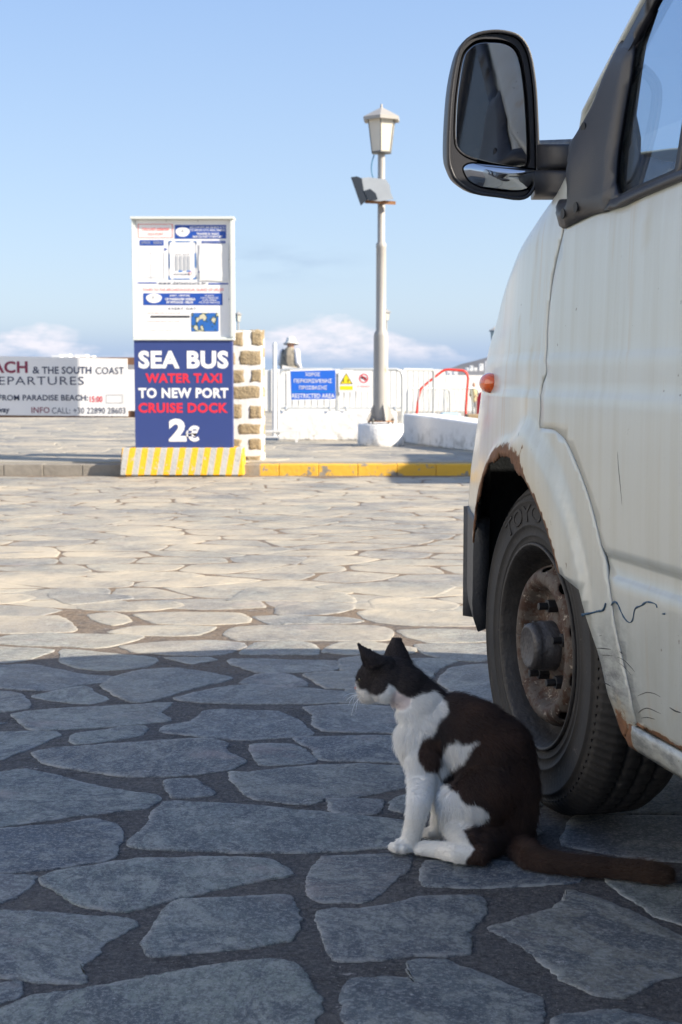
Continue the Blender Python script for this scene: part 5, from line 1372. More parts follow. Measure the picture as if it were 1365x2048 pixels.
frameq(190, 145, 555, 290, 5, SGRL); tq('ΠΑΛΑΙΟ ΛΙΜΑΝΙ', 235, 184, 515, 214, SGRL, 0.02); tq('OLD PORT', 290, 236, 460, 262, SGRL, 0.01)
rq(578, 155, 1115, 298, SGPB); tq('ΜΕΤΑΦΟΡΑ ΜΕ SEABUS ΑΠΟ', 735, 168, 1105, 190, SGW, 0.015); tq('ΤΟ ΠΑΛΙΟ ΣΤΟ ΝΕΟ ΛΙΜΑΝΙ', 735, 198, 1105, 220, SGW, 0.015)
tq('TRANSFER BY SEABUS', 805, 236, 1040, 260, SGW, 0.02); tq('FROM OLD PORT TO NEW PORT', 765, 266, 1075, 290, SGW, 0.02)
def oval(x0, y0, x1, y1, m_, Y, name='emblem'):
    mb = MB(); p = []
    for k in range(28):
        t = 2 * math.pi * k / 28; a = z7((x0 + x1) / 2 + (x1 - x0) / 2 * math.cos(t) * (1 + 0.05 * math.sin(3 * t)), (y0 + y1) / 2 - (y1 - y0) / 2 * math.sin(t)); p.append(PY(a[0], a[1], Y))
    mb.add(p, [tuple(range(28))]); return obj(name, mb, m_, SB)
for ox, oy in ((585, 178), (275, 875)):
    oval(ox, oy, ox + 148 if ox > 400 else ox + 165, oy + 100, SGW, YQ - 0.002)
    mb = MB()
    for (x0, y0, x1, y1) in ((68, 22, 80, 50), (52, 44, 62, 50), (62, 46, 95, 50), (40, 62, 46, 70), (20, 80, 34, 84)):
        a, b = z7(ox + x0, oy + y0), z7(ox + x1, oy + y1); quadpx(mb, a[0], a[1], b[0], b[1], YQ - 0.004)
    obj('emblem_mark', mb, SGG, SB)
rq(208, 313, 460, 370, SGPB); tq('ΔΡΟΜΟΛΟΓΙΑ', 225, 325, 320, 355, SGG, 0.01); tq('SCHEDULE', 350, 325, 445, 355, SGG, 0.01); frameq(200, 443, 465, 720, 3, SGG); rq(235, 700, 442, 704, SGG)
mb = MB()
for q in ((325, 445, 328, 716), (204, 580, 461, 582)):
    a, b = z7(q[0], q[1]), z7(q[2], q[3]); quadpx(mb, a[0], a[1], b[0], b[1], YQ)
obj('table_rule', mb, flatmat('pale_rule', (0.62, 0.63, 0.66)), SB)
mb = MB()
for q in ((515, 322, 545, 334), (585, 324, 740, 334), (775, 324, 805, 336), (512, 330, 524, 365), (796, 336, 806, 356), (514, 455, 524, 610), (790, 450, 801, 602), (512, 690, 524, 728), (560, 717, 735, 727), (770, 712, 805, 726), (524, 716, 540, 728), (796, 690, 806, 712)):
    a, b = z7(q[0], q[1]), z7(q[2], q[3]); quadpx(mb, a[0], a[1], b[0], b[1], YQ)
obj('poster_frame', mb, SGC, SB); frameq(518, 327, 802, 724, 2.5, SGG)
tq('OLD PORT', 615, 366, 715, 384, SGG); tq('OLD PORT   NEW PORT', 580, 456, 732, 472, SGN)
mb = MB()
for x in (585, 628, 671, 711):
    a, b = z7(x, 480), z7(x + 24, 632); quadpx(mb, a[0], a[1], b[0], b[1], YQ)
obj('timetable', mb, SGG, SB); mb = MB()
for x in (615, 703):
    a, b = z7(x, 634), z7(x + 44, 646); quadpx(mb, a[0], a[1], b[0], b[1], YQ)
obj('poster_mark', mb, SGC, SB); tq('WATER TAXI SEABUS', 565, 664, 715, 680, SGN, 0.03)
oval(724, 646, 757, 679, SGRL, YQ - 0.002, 'ring'); oval(730, 652, 751, 673, SGW, YQ - 0.004, 'ring')
def tri(pts, m_, name='arrow'):
    mb = MB(); mb.add([PY(*z7(x, y), YQ) for x, y in pts], [(0, 1, 2)]); obj(name, mb, m_, SB)
tri([(468, 392), (468, 428), (500, 410)], SGPB); tri([(845, 634), (845, 662), (818, 648)], SGPB)
rq(860, 322, 1110, 348, SGPB); tq('ΔΡΟΜΟΛΟΓΙΑ  SCHEDULE', 872, 327, 1100, 343, SGG)
# loose crumpled sheet
def sheet(u, v):
    a, b = z7(835, 742), z7(1142, 352); p, q = PY(a[0], a[1], YQ - 0.004), PY(b[0], b[1], YQ - 0.004)
    return Vector((p.x + (q.x - p.x) * u + 0.004 * math.sin(9 * v), p.y - 0.006 * abs(noise.noise(Vector((u * 3, v * 3, 2)))), p.z + (q.z - p.z) * v + 0.003 * math.sin(7 * u)))
mb = MB(); mb.add([sheet(i / 12, j / 14) for j in range(15) for i in range(13)], [(j * 13 + i, j * 13 + i + 1, (j + 1) * 13 + i + 1, (j + 1) * 13 + i) for j in range(14) for i in range(12)], True)
obj('paper_sheet', mb, flatmat('paper', (0.72, 0.72, 0.71)), SB)
rq(180, 757, 387, 769, SGPB); rq(930, 766, 1138, 780, SGPB); tq('www.delostours.gr', 405, 748, 908, 790, SGN, 0.02, sp=1.15)
tq('TOURS TO THE ARCHAEOLOGICAL ISLAND OF DELOS', 235, 820, 1088, 848, SGRL, 0.01)
rq(247, 872, 1077, 996, SGPB)
for s, a_, b_, c_, d_ in (('JOINT - VENTURE', 522, 888, 735, 910), ('OF PASSENGER VESSELS', 475, 922, 790, 946), ('OF MYKONOS - DELOS', 488, 954, 768, 980)): tq(s, a_, b_, c_, d_, SGW, 0.03)
for s, a_, b_, c_, d_ in (('Ν/Π ΔΗΛΟΣ', 893, 888, 988, 905), ('Ν/Π ΜΥΚΟΝΟΣ', 848, 912, 1035, 930), ('Ν/Π ΟΡΚΑ', 870, 936, 1015, 953), ('Ν/Π ΑΓΙΟΣ ΝΙΚΟΛΑΟΣ', 833, 959, 1050, 978)): tq(s, a_, b_, c_, d_, SGW, 0.01)
tq('EVERY DAY', 512, 1021, 802, 1045, SGN, 0.02, sp=1.4)
tq('DEPARTURES FROM MYKONOS PORT', 285, 1074, 640, 1086, SGRL); tq('DEPARTURES FROM DELOS PORT', 285, 1161, 640, 1173, SGRL); tq('RETURN TICKET PRICE', 285, 1256, 545, 1268, SGRL)
rq(322, 1108, 732, 1128, SGK, 'marker_stroke')
g = G('map_print'); P = g.n.new('ShaderNodeNewGeometry').outputs['Position']; nn_ = g.noise(11.5, 4, vec=g.map((1, 0.2, 1), (3.3, 0, 1.2), vec=P), rough=0.5)
c = g.mix(g.ramp(nn_, 0.50, 0.515), (0.02, 0.12, 0.42), (0.02, 0.06, 0.06)); c = g.mix(g.ramp(nn_, 0.545, 0.555), c, (0.55, 0.52, 0.38))
MAPM = g.set(Base_Color=c, Roughness=0.4); rq(752, 1078, 1037, 1273, MAPM, 'map')
mb = MB()
for x, y in ((153, 510), (157, 923), (1145, 520), (1147, 937), (487, 112), (820, 114), (487, 1322), (824, 1324)):
    p = PY(*z7(x, y), YS - 0.001); mb = MB(); mb.sphere(p, 0.0055, 10, 6); obj('screw', mb, SGG, SB)
# ---- stone pillar behind the sign
YPL = 12.78; pl, pr_ = PY(452, 925, YPL), PY(526.5, 925, YPL); ptop = PY(500, 661, YPL).z
PIL = thing('stone_pillar', ((pl.x + pr_.x) / 2, YPL + 0.17, DZ), 'square pillar of rough brown stones in white mortar beside the navy sign', 'pillar')
mb = MB(); mb.box(pl.x, pr_.x, YPL, YPL + 0.34, DZ - 0.03, ptop); obj('mortar', mb, WHITE, PIL, bevel=0.01)
def rock(mb, x0, x1, y0, y1, z0, z1, seed):
    n = 7
    for ax in range(1):
        vs = []; fs = []
        for j in range(n + 1):
            for i in range(n + 1):
                u, v_ = i / n, j / n
                e = min(u, 1 - u, v_, 1 - v_); r_ = 1 if e > 0 else 0
                x = x0 + (x1 - x0) * u + noise.noise(Vector((u * 3, v_ * 3, seed))) * 0.014; z = z0 + (z1 - z0) * v_ + noise.noise(Vector((u * 3, v_ * 3, seed + 9))) * 0.012
                vs.append((x, y0 + (0.012 if not r_ else -0.006 * abs(noise.noise(Vector((u * 5, v_ * 5, seed + 3)))) - 0.003), z))
        mb.add(vs, [(j * (n + 1) + i, j * (n + 1) + i + 1, (j + 1) * (n + 1) + i + 1, (j + 1) * (n + 1) + i) for j in range(n) for i in range(n)], True)
STN = plain('brown_stone', (0.36, 0.28, 0.17), 0.9, var=0.35, scale=18, bump=1.0, bscale=45)
mb = MB(); zz_ = lambda x, y: (460 + x / 2.528, 600 + y / 2.528)
stones = [(-18,158,74,235),(105,155,170,232),(45,255,166,330),(-18,350,80,420),(105,350,166,418),(-16,434,166,503),(-18,522,68,600),(96,532,164,600),(36,626,166,678),(-18,706,64,745),(94,700,164,758),(74,790,164,828),(-18,262,30,330),(-18,626,20,680),(-18,790,50,828)]
for k, (x0, y0, x1, y1) in enumerate(stones):
    x0 -= 5; x1 += 2; y0 -= 6; y1 += 6; a, b = PY(*zz_(x0, y1), YPL), PY(*zz_(x1, y0), YPL); rock(mb, a.x, b.x, YPL, 0, a.z, b.z, k * 3.7)
# the side face, turned round the corner
side_vs = MB()
for k, (z0, z1) in enumerate(((0.17, 0.26), (0.33, 0.44), (0.50, 0.60), (0.67, 0.78), (0.86, 0.96), (1.03, 1.14), (1.20, 1.28))):
    for q in ((0.03, 0.15), (0.19, 0.31)) if k % 2 else ((0.05, 0.28),):
        rock(side_vs, q[0], q[1], 0, 0, z0 + 0.0, z1, k * 2.2)
for sgn, X in ((1, pr_.x), (-1, pl.x)):
    mb.add([(X - sgn * y_, YPL + x_, z_) for x_, y_, z_ in side_vs.v], side_vs.f, True)
obj('stones', mb, STN, PIL)
# ---- banner board to the left
YN = 13.1; Nl, Nr = PY(-330, 832, YN), PY(254.5, 717, YN); top_l = PY(0, 712, YN).z; top_r = PY(254, 717, YN).z; bot_l = PY(0, 829.5, YN).z; bot_r = PY(254, 832.5, YN).z
BAN = thing('banner_sign', ((Nl.x + Nr.x) / 2, YN, DZ), 'long white departures board with dark red and navy writing at the left edge', 'sign')
mb = MB(); mb.add([(Nl.x, YN, bot_l + 0.01), (Nr.x, YN, bot_r), (Nr.x, YN, top_r), (Nl.x, YN, top_l + 0.03), (Nl.x, YN + 0.02, bot_l + 0.01), (Nr.x, YN + 0.02, bot_r), (Nr.x, YN + 0.02, top_r), (Nl.x, YN + 0.02, top_l + 0.03)], [(0, 1, 2, 3), (4, 5, 6, 7), (0, 1, 5, 4), (1, 2, 6, 5), (2, 3, 7, 6), (3, 0, 4, 7)])
obj('board', mb, SGW, BAN)
WOOD = plain('brown_wood', (0.16, 0.085, 0.05), 0.8, var=0.4, scale=20)
for za_, zb_ in ((top_r - 0.055, top_r + 0.012), (bot_r - 0.01, bot_r + 0.05)):
    mb = MB(); mb.box(Nl.x, pl.x + 0.02, YN + 0.022, YN + 0.055, za_, zb_); obj('rail', mb, WOOD, BAN)
for px_ in (-300, -60): 
    mb = MB(); x_ = PY(px_, 800, YN).x; mb.box(x_ - 0.03, x_ + 0.03, YN + 0.056, YN + 0.10, DZ, top_l + 0.05); obj('post', mb, WOOD, BAN)
YNt = YN - 0.003
for s, x0, y0, x1, y1, m_, b_ in (('PARADISE BEACH', -215, 722, 55, 746, SGDR, 0.03), ('&', 65, 733, 79, 747, SGN, 0.012), ('THE SOUTH', 84, 733, 183, 747.5, SGN, 0.02), ('COAST', 192, 734, 248, 748, SGN, 0.0), ('DEPARTURES', -27, 753, 168, 769.5, SGN, 0.0),
    ('FROM PARADISE BEACH:', -3, 789.5, 176, 801, SGN, 0.02), ('15:00', 180, 792, 205, 804, SGR, 0.012), ('INFO', 63, 814, 99, 826, SGDR, 0.01), ('CALL: +30 22890 28603', 104, 815, 251, 827, SGN, 0.0), ('runway', -26, 817, 19, 828, SGN, 0.03)):
    textpx(s, x0, y0, x1, y1, YNt, m_, BAN, b_, space=1.12 if s == 'DEPARTURES' else 1.03)
mb = MB(); quadpx(mb, 212.5, 789, 246, 790, YNt); quadpx(mb, 212.5, 805, 246, 806, YNt); quadpx(mb, 212.5, 790, 213.3, 805, YNt); quadpx(mb, 245.2, 790, 246, 805, YNt); obj('label_outline', mb, SGG, BAN)

# ---- low limewashed walls
def wall_run(name, pts, h, t, label, mat=WHITE, cat='wall', zb=DZ):
    # pts: ground line of the near face; thickness away from it
    mb = MB(); n = len(pts); off = []
    for i, p in enumerate(pts):
        d = (Vector(pts[min(i + 1, n - 1)]) - Vector(pts[max(i - 1, 0)])).normalized(); off.append(Vector((-d.y, d.x)) * t)
    vs = []
    for i, p in enumerate(pts):
        q = Vector(p) + off[i]
        vs += [(p[0], p[1], zb), (p[0], p[1], zb + h[i]), (q.x, q.y, zb + h[i]), (q.x, q.y, zb)]
    fs = [(4 * i + a, 4 * i + 4 + a, 4 * i + 4 + (a + 1) % 4, 4 * i + (a + 1) % 4) for i in range(n - 1) for a in range(4)] + [(0, 1, 2, 3), tuple(4 * (n - 1) + k for k in range(4))]
    mb.add(vs, fs); return tag(obj(name, mb, mat, bevel=0.02), label, cat)
L0, L1 = PZ(586, 881.5, DZ), PZ(806, 885, DZ)
R1, R2 = PZ(859, 893, DZ), PZ(960, 904.6, DZ)
hl_ = PY(620, 823.5, L0.y).z - DZ
DIRTW = G('dirty_limewash'); P = DIRTW.n.new('ShaderNodeNewGeometry').outputs['Position']
c = DIRTW.mix(DIRTW.noise(2.5, 5, vec=P), (0.74, 0.73, 0.71), (0.80, 0.79, 0.77))
lowm = DIRTW.ramp(DIRTW.sep(P)[2], 0.34, 0.12)
c = DIRTW.mix(DIRTW.math('MULTIPLY', DIRTW.math('MULTIPLY', lowm, 0.7), DIRTW.ramp(DIRTW.noise(9, 6, vec=P, rough=0.7), 0.48, 0.62)), c, (0.24, 0.23, 0.20))
DW = DIRTW.set(Base_Color=c, Roughness=0.9); DIRTW.bump(DIRTW.noise(14, 5, vec=P), 0.5, 0.02)
wall_run('low_wall', [(PZ(557, 880, DZ).x, L0.y), (0.1, L0.y + 0.0), (L1.x - 0.05, L0.y)], [hl_, hl_, hl_], 0.36, 'low white wall standing behind the street lamp base, under the metal fence', DW)
hr1 = PY(859, 833, R1.y).z - DZ; hr2 = PY(960, 847, R2.y).z - DZ
wall_run('low_wall', [(R2.x + (R2.x - R1.x) * 1.0, R2.y + (R2.y - R1.y) * 1.0), (R2.x, R2.y), (R1.x, R1.y), (L1.x, L1.y)][::-1], [hl_ - 0.01, hr1, hr2, hr2], 0.38, 'low shaded white wall bending towards the van, right of the street lamp', DW)

# ---- street lamps
g = G('pole_paint'); P = g.n.new('ShaderNodeNewGeometry').outputs['Position']
c = g.mix(g.noise(4, 5, vec=P), (0.31, 0.295, 0.27), (0.42, 0.40, 0.37)); c = g.mix(g.ramp(g.noise(13, 6, vec=g.map((1, 1, 0.3), vec=P), rough=0.7), 0.64, 0.72), c, (0.33, 0.17, 0.08))
POLE = g.set(Base_Color=c, Roughness=0.5)
LANG = G('lantern_panel'); LANM = LANG.set(Base_Color=(0.80, 0.74, 0.62), Roughness=0.35, Transmission_Weight=0.25); LAND = plain('lantern_iron', (0.12, 0.12, 0.11), 0.5)
def street_lamp(x, y, label, with_flood, detail=True):
    T = thing('street_lamp', (x, y, DZ), label, 'street lamp', None)
    s_ = y / 15.42
    Zp = lambda py: PY(765, py, 15.42).z
    M0 = Matrix.Translation((x, y, 0))
    def lat(name, prof, mat, n=32, parent=T, M=M0): mb = MB(); mb.lathe(prof, M, n); return obj(name, mb, mat, parent)
    if detail:
        lat('plinth', [(0.0, DZ - 0.02), (0.252, DZ - 0.02), (0.25, DZ + 0.05), (0.247, Zp(849)), (0.238, Zp(847.5)), (0.0, Zp(847.5))], DW, 40)
        lat('base_plate', [(0, Zp(841)), (0.10, Zp(841)), (0.19, Zp(841.2)), (0.19, Zp(843)), (0, Zp(843))], plain('rusty_plate', (0.30, 0.15, 0.07), 0.8, var=0.5, scale=20), 4, M=M0 @ Matrix.Rotation(R(45), 4, 'Z'))
        for k in range(4):
            an = R(45 + 90 * k + 10); mb = MB(); c = Vector((x + 0.155 * math.cos(an), y + 0.155 * math.sin(an), 0)); mb.tube([c + Vector((0, 0, Zp(848))), c + Vector((0, 0, Zp(836)))], 0.011, 8); mb.tube([c + Vector((0, 0, Zp(841))), c + Vector((0, 0, Zp(838)))], 0.019, 6); obj('anchor_bolt', mb, LAND, T)
        for k in range(4):
            an = R(90 * k + 20); d = Vector((math.cos(an), math.sin(an), 0)); nrm_ = Vector((-d.y, d.x, 0)) * 0.005; c = Vector((x, y, 0))
            q = [c + d * 0.07 + Vector((0, 0, Zp(841))), c + d * 0.165 + Vector((0, 0, Zp(841))), c + d * 0.078 + Vector((0, 0, Zp(806)))]
            mb = MB(); mb.add([p + nrm_ for p in q] + [p - nrm_ for p in q], [(0, 1, 2), (3, 5, 4), (0, 1, 4, 3), (1, 2, 5, 4), (2, 0, 3, 5)]); obj('gusset', mb, POLE, T)
    lat('pole', [(0.079, Zp(842)), (0.078, Zp(672)), (0.072, Zp(666)), (0.054, Zp(660)), (0.053, Zp(496)), (0.0555, Zp(495)), (0.055, Zp(487)), (0.040, Zp(484)), (0.038, Zp(309))], POLE, 28)
    zb, z1, z2, z3 = Zp(306), Zp(236), Zp(216), Zp(208)
    hexM = M0 @ Matrix.Rotation(R(-35 - 60), 4, 'Z')
    def hexring(r, z): return [hexM @ Vector((r * math.cos(R(60 * k)), r * math.sin(R(60 * k)), z)) for k in range(6)]
    B0, B1 = hexring(0.112, zb + 0.012), hexring(0.160, z1)
    for k in range(6):
        mb = MB(); q = [B0[k], B0[(k + 1) % 6], B1[(k + 1) % 6], B1[k]]; mb.add(q, [(0, 1, 2, 3)]); obj('lantern_pane', mb, LANM, T) if detail else None
    if not detail:
        mb = MB(); mb.add(B0 + B1, [(k, (k + 1) % 6, (k + 1) % 6 + 6, k + 6) for k in range(6)]); obj('lantern', mb, LANM, T)
    mb = MB()
    for k in range(6): mb.tube([B0[k], B1[k]], 0.0055, 6)
    mb.add(hexring(0.118, zb) + hexring(0.118, zb + 0.013), [tuple(range(6)), tuple(range(6, 12))] + [(k, (k + 1) % 6, (k + 1) % 6 + 6, k + 6) for k in range(6)])
    obj('lantern_frame', mb, LAND if detail else POLE, T)
    mb = MB(); rr = [hexring(0.150, z1 - 0.012), hexring(0.212, z1 - 0.030), hexring(0.215, z1 + 0.004), hexring(0.120, z1 + 0.055), hexring(0.026, z2), hexring(0.014, z2 + 0.01), hexring(0.012, z3), hexring(0.001, z3 + 0.006)]
    vs = [p for r_ in rr for p in r_]; mb.add(vs, [(i * 6 + k, i * 6 + (k + 1) % 6, (i + 1) * 6 + (k + 1) % 6, (i + 1) * 6 + k) for i in range(len(rr) - 1) for k in range(6)])
    obj('lantern_roof', mb, POLE, T)
    if with_flood:
        FLM = plain('floodlight_alloy', (0.55, 0.56, 0.55), 0.38, metal=0.5, var=0.15); FLD = plain('floodlight_front', (0.035, 0.045, 0.06), 0.7, spec=0.2)
        YF = y - 0.10; pf = lambda px, py, dy=0.0: PY(px, py, YF + dy)
        mb = MB(); sec = [(703, 355), (715, 353), (727, 354), (734, 368), (738, 382), (731, 398), (722, 410)]
        A = [pf(*q) for q in sec]; Bq = [pf(q[0] + 58, q[1] + 3, 0.02) for q in sec]
        # curved reflector housing
        hs = [(724, 356), (780, 359), (784, 374), (786, 390), (790, 400), (736, 402), (727, 378)]
        mb.prism([Vector(q) for q in [(722, 356), (738, 354), (772, 358), (780, 370), (782, 385), (788, 398), (760, 402), (736, 400), (726, 378)]], lambda q: pf(q[0], q[1], -0.10), lambda q: pf(q[0], q[1], 0.06), True)
        obj('floodlight_body', mb, FLM, T, bevel=0.01)
        mb = MB(); mb.prism([Vector(q) for q in [(729, 381), (741, 377), (752, 386), (756, 398), (738, 401)]], lambda q: pf(q[0], q[1], -0.115), lambda q: pf(q[0], q[1], -0.09), True); obj('floodlight_shading', mb, FLD, T)  # dark piece standing for shade on the lower housing
        mb = MB(); mb.prism([Vector(q) for q in [(702, 354), (714, 352), (724, 356), (728, 380), (736, 398), (722, 411)]], lambda q: pf(q[0], q[1], -0.11), lambda q: pf(q[0], q[1], 0.07)); obj('floodlight_glass', mb, FLD, T, bevel=0.004)
        mb = MB(); mb.prism([Vector(q) for q in [(731, 398), (792, 402), (792, 409), (730, 406)]], lambda q: pf(q[0], q[1], -0.03), lambda q: pf(q[0], q[1], 0.03)); obj('floodlight_bracket', mb, plain('rusty_bracket_b', (0.35, 0.17, 0.08), 0.8, var=0.5, scale=30), T)
        mb = MB(); mb.tube(cat2([PY(749, 309, y - 0.05), PY(745, 322, y - 0.05), PY(743.5, 338, y - 0.05), PY(747, 355, y - 0.05), PY(758, 373, y - 0.05)]), 0.006, 8); obj('cable', mb, plain('blue_cable', (0.03, 0.16, 0.28), 0.5, var=0), T)
        mb = MB(); mb.lathe([(0.0405, Zp(391)), (0.0415, Zp(390.5)), (0.0415, Zp(389)), (0.0405, Zp(388.5))], M0, 24); obj('clamp', mb, LAND, T)
    return T
LX = PY(762, 841, 15.42)
street_lamp(LX.x, 15.42, 'tall pale street lamp with hexagonal lantern and floodlight on a round white base', True)
for px_, ytop, Y_ , lb in ((773.5, 617, 62.0, 'small distant street lamp just right of the tall lamp pole'), (990, 652, 48.0, 'distant street lamp partly hidden by the nose of the van'), (476.5, 622, 70.0, 'distant lamp whose head shows just right of the display case')):
    p = PY(px_, ytop, Y_)
    s0 = street_lamp(p.x, Y_, lb, False, False)
    s0.location.z = p.z - (PY(765, 208, 15.42).z)+ DZ
# ---- gate post and metal barriers
YG = L0.y + 0.18
def px3(x, y, Y): return PY(x, y, Y)
GP = thing('gate', tuple(px3(549, 873, 16.2)[:2]) + (DZ,), 'open white metal gate frame beside the stone pillar', 'gate')
YG2 = 16.2
mb = MB(); mb.tube([px3(549, 874, YG2), px3(549.5, 688, YG2), px3(550, 684, YG2)], [0.024, 0.024, 0.008], 12); obj('post', mb, WMET, GP)
mb = MB(); mb.tube([px3(557.5, 872, YG2), px3(556, 740, YG2)], 0.014, 10); obj('post', mb, WMET, GP)
mb = MB(); mb.box(px3(520, 861, YG2).x, px3(597, 861, YG2).x, YG2 - 0.03, YG2 + 0.02, px3(540, 864, YG2).z, px3(540, 860, YG2).z); mb.box(px3(591, 861, YG2).x, px3(596, 861, YG2).x, YG2 - 0.03, YG2 + 0.02, DZ, px3(540, 864, YG2).z + 0.001)
mb.box(px3(520, 861, YG2).x, px3(557, 861, YG2).x, YG2 - 0.03, YG2 + 0.02, px3(540, 875, YG2).z, px3(540, 872, YG2).z); obj('foot', mb, WMET, GP)
GALV = plain('galvanised_tube', (0.50, 0.52, 0.52), 0.45, metal=0.3, var=0.15, scale=12)
def barrier(x0, x1, Y0, Y1, zt_, zb_, nb, label, slant=0.0, mat=GALV, ends=True, grp=True):
    a, b = Vector((x0, Y0, 0)), Vector((x1, Y1, 0)); T = thing('crowd_barrier', ((x0 + x1) / 2, (Y0 + Y1) / 2, DZ), label, 'barrier', 'metal crowd barriers on the quay' if grp else None)
    mb = MB(); up = lambda p, z: Vector((p.x, p.y, z)); e = (b - a).normalized() * 0.07
    mb.tube([up(a, zb_), up(a, zt_ - 0.08), up(a + e * 0.3, zt_ - 0.02), up(a + e, zt_), up(b - e, zt_), up(b - e * 0.3, zt_ - 0.02), up(b, zt_ - 0.08), up(b, zb_)], 0.017, 8, caps=False)
    mb.tube([up(a, zb_ + 0.04), up(b, zb_ + 0.04)], 0.012, 8); obj('frame', mb, mat, T)
    mb = MB()
    for k in range(1, nb):
        p = a.lerp(b, k / nb); mb.tube([up(p, zb_ + 0.04), up(p + (b - a).normalized() * slant, zt_)], 0.007, 6)
    obj('bars', mb, mat, T)
    for p in (a.lerp(b, 0.12), a.lerp(b, 0.88)):
        mb = MB(); mb.tube([up(p, zb_ + 0.02) + Vector((0, -0.2, 0)), up(p, zb_ + 0.05), up(p, zb_ + 0.02) + Vector((0, 0.2, 0))], 0.012, 8); obj('foot', mb, mat, T)
    return T
zt1 = px3(620, 738.5, YG).z; zb1 = DZ + hl_
barrier(px3(559, 740, YG).x, px3(674, 740, YG).x, YG, YG, zt1, zb1 + 0.0, 9, 'metal barrier on the low wall carrying the blue restricted area sign')
barrier(px3(677, 740, YG).x, px3(806, 740, YG).x, YG, YG + 0.05, zt1, zb1 + 0.0, 11, 'metal barrier on the low wall behind the street lamp pole')
barrier(px3(806, 741, YG + .1).x, px3(868, 745, YG + 1.6).x, YG + .1, YG + 1.6, zt1 - 0.0, DZ + 0.02, 6, 'metal barrier turning away from the low wall right of the lamp')
barrier(px3(815, 780, 22).x, px3(905, 780, 22).x, 22, 22.4, px3(850, 777, 22).z, DZ + 0.02, 10, 'low pale barrier seen behind the red tube frame', 0.05)
barrier(px3(890, 776, 24).x, px3(960, 780, 24).x, 24, 24.2, px3(890, 776, 24).z, DZ + 0.02, 8, 'pale barrier nearest the nose of the van', -0.06)
# slanting braces and grey uprights
# ---- restricted area sign
YR_ = YG - 0.045
def zk(x, y): return 530 + x / 7.583, 660 + y / 7.583
RS = thing('restricted_area_sign', tuple(px3(626, 800, YR_)), 'blue sign with white Greek lettering reading RESTRICTED AREA, hung on the barrier', 'sign')
mb = MB(); c4 = [zk(384, 602), zk(1082, 592), zk(1080, 1058), zk(396, 1066)]
mb.prism([Vector(q) for q in c4], lambda q: px3(q[0], q[1], YR_), lambda q: px3(q[0], q[1], YR_ + 0.012)); obj('backing', mb, SGW, RS)
mb = MB(); c4 = [zk(390, 624), zk(1072, 606), zk(1076, 1042), zk(404, 1054)]; mb.add([px3(*q, YR_ - 0.002) for q in c4], [(0, 1, 2, 3)]); obj('panel', mb, SGBLUE, RS)
for s, x0, y0, x1, y1 in (('ΧΩΡΟΣ', 612, 642, 838, 698), ('ΠΕΡΙΟΡΙΣΜΕΝΗΣ', 440, 740, 1020, 800), ('ΠΡΟΣΒΑΣΗΣ', 522, 842, 945, 900), ('RESTRICTED AREA', 414, 964, 1058, 1030)):
    a_, b_ = zk(x0, y0), zk(x1, y1); textpx(s, a_[0], a_[1], b_[0], b_[1], YR_ - 0.004, SGW, RS, 0.008)
mb = MB(); a_, b_ = zk(404, 926), zk(1072, 942); quadpx(mb, a_[0], a_[1], b_[0], b_[1], YR_ - 0.004); obj('stripe', mb, SGC, RS)
WS = thing('warning_sign', tuple(px3(693, 783, YR_)), 'white board with a yellow warning triangle left of the lamp pole', 'sign')
mb = MB(); a_, b_ = px3(677.5, 784, YR_), px3(708, 740, YR_); mb.box(a_.x, b_.x, YR_, YR_ + 0.01, a_.z, b_.z); obj('backing', mb, SGW, WS)
mb = MB(); mb.add([px3(*zk(1138, 818), YR_ - 0.002), px3(*zk(1335, 818), YR_ - 0.002), px3(*zk(1236, 650), YR_ - 0.002)], [(0, 1, 2)]); obj('triangle_border', mb, SGK, WS)
mb = MB(); mb.add([px3(*zk(1155, 810), YR_ - 0.004), px3(*zk(1318, 810), YR_ - 0.004), px3(*zk(1236, 668), YR_ - 0.004)], [(0, 1, 2)]); obj('triangle', mb, SGY, WS)
mb = MB()
for x in (1195, 1265): a_, b_ = zk(x - 5, 745), zk(x + 5, 795); quadpx(mb, a_[0], a_[1], b_[0], b_[1], YR_ - 0.006); a_, b_ = zk(x - 9, 752), zk(x + 9, 762); quadpx(mb, a_[0], a_[1], b_[0], b_[1], YR_ - 0.0075)
obj('pictogram', mb, SGK, WS); mb = MB(); a_, b_ = zk(1140, 846), zk(1335, 908); quadpx(mb, a_[0], a_[1], b_[0], b_[1], YR_ - 0.002); obj('yellow_panel', mb, SGY, WS)
PS = thing('prohibition_sign', tuple(px3(728, 783, YR_)), 'white board with a red prohibition ring partly behind the lamp pole', 'sign')
mb = MB(); a_, b_ = px3(711, 782, YR_), px3(743.5, 741, YR_); mb.box(a_.x, b_.x, YR_, YR_ + 0.01, a_.z, b_.z); obj('backing', mb, SGW, PS)
def ringmb(cx, cy, r0, r1, Y):
    mb = MB(); vs = []
    for k in range(28):
        t = 2 * math.pi * k / 28; vs += [px3(cx + r0 * math.cos(t), cy + r0 * math.sin(t), Y), px3(cx + r1 * math.cos(t), cy + r1 * math.sin(t), Y)]
    mb.add(vs, [(2 * k, 2 * k + 1, (2 * k + 3) % 56, (2 * k + 2) % 56) for k in range(28)]); return mb
obj('ring', ringmb(728, 756.5, 7.3, 9.3, YR_ - 0.002), SGR, PS)
mb = MB(); mb.add([px3(q[0], q[1], YR_ - 0.002) for q in ((722, 754), (727, 752), (733, 755), (734, 760), (730, 761), (728, 758), (722, 757))], [tuple(range(7))]); obj('pictogram', mb, SGK, PS)
mb = MB(); mb.add([px3(q[0], q[1], YR_ - 0.004) for q in ((722.5, 750.3), (723.8, 749), (734.6, 761), (733.3, 762.3))], [(0, 1, 2, 3)]); obj('slash', mb, SGR, PS)
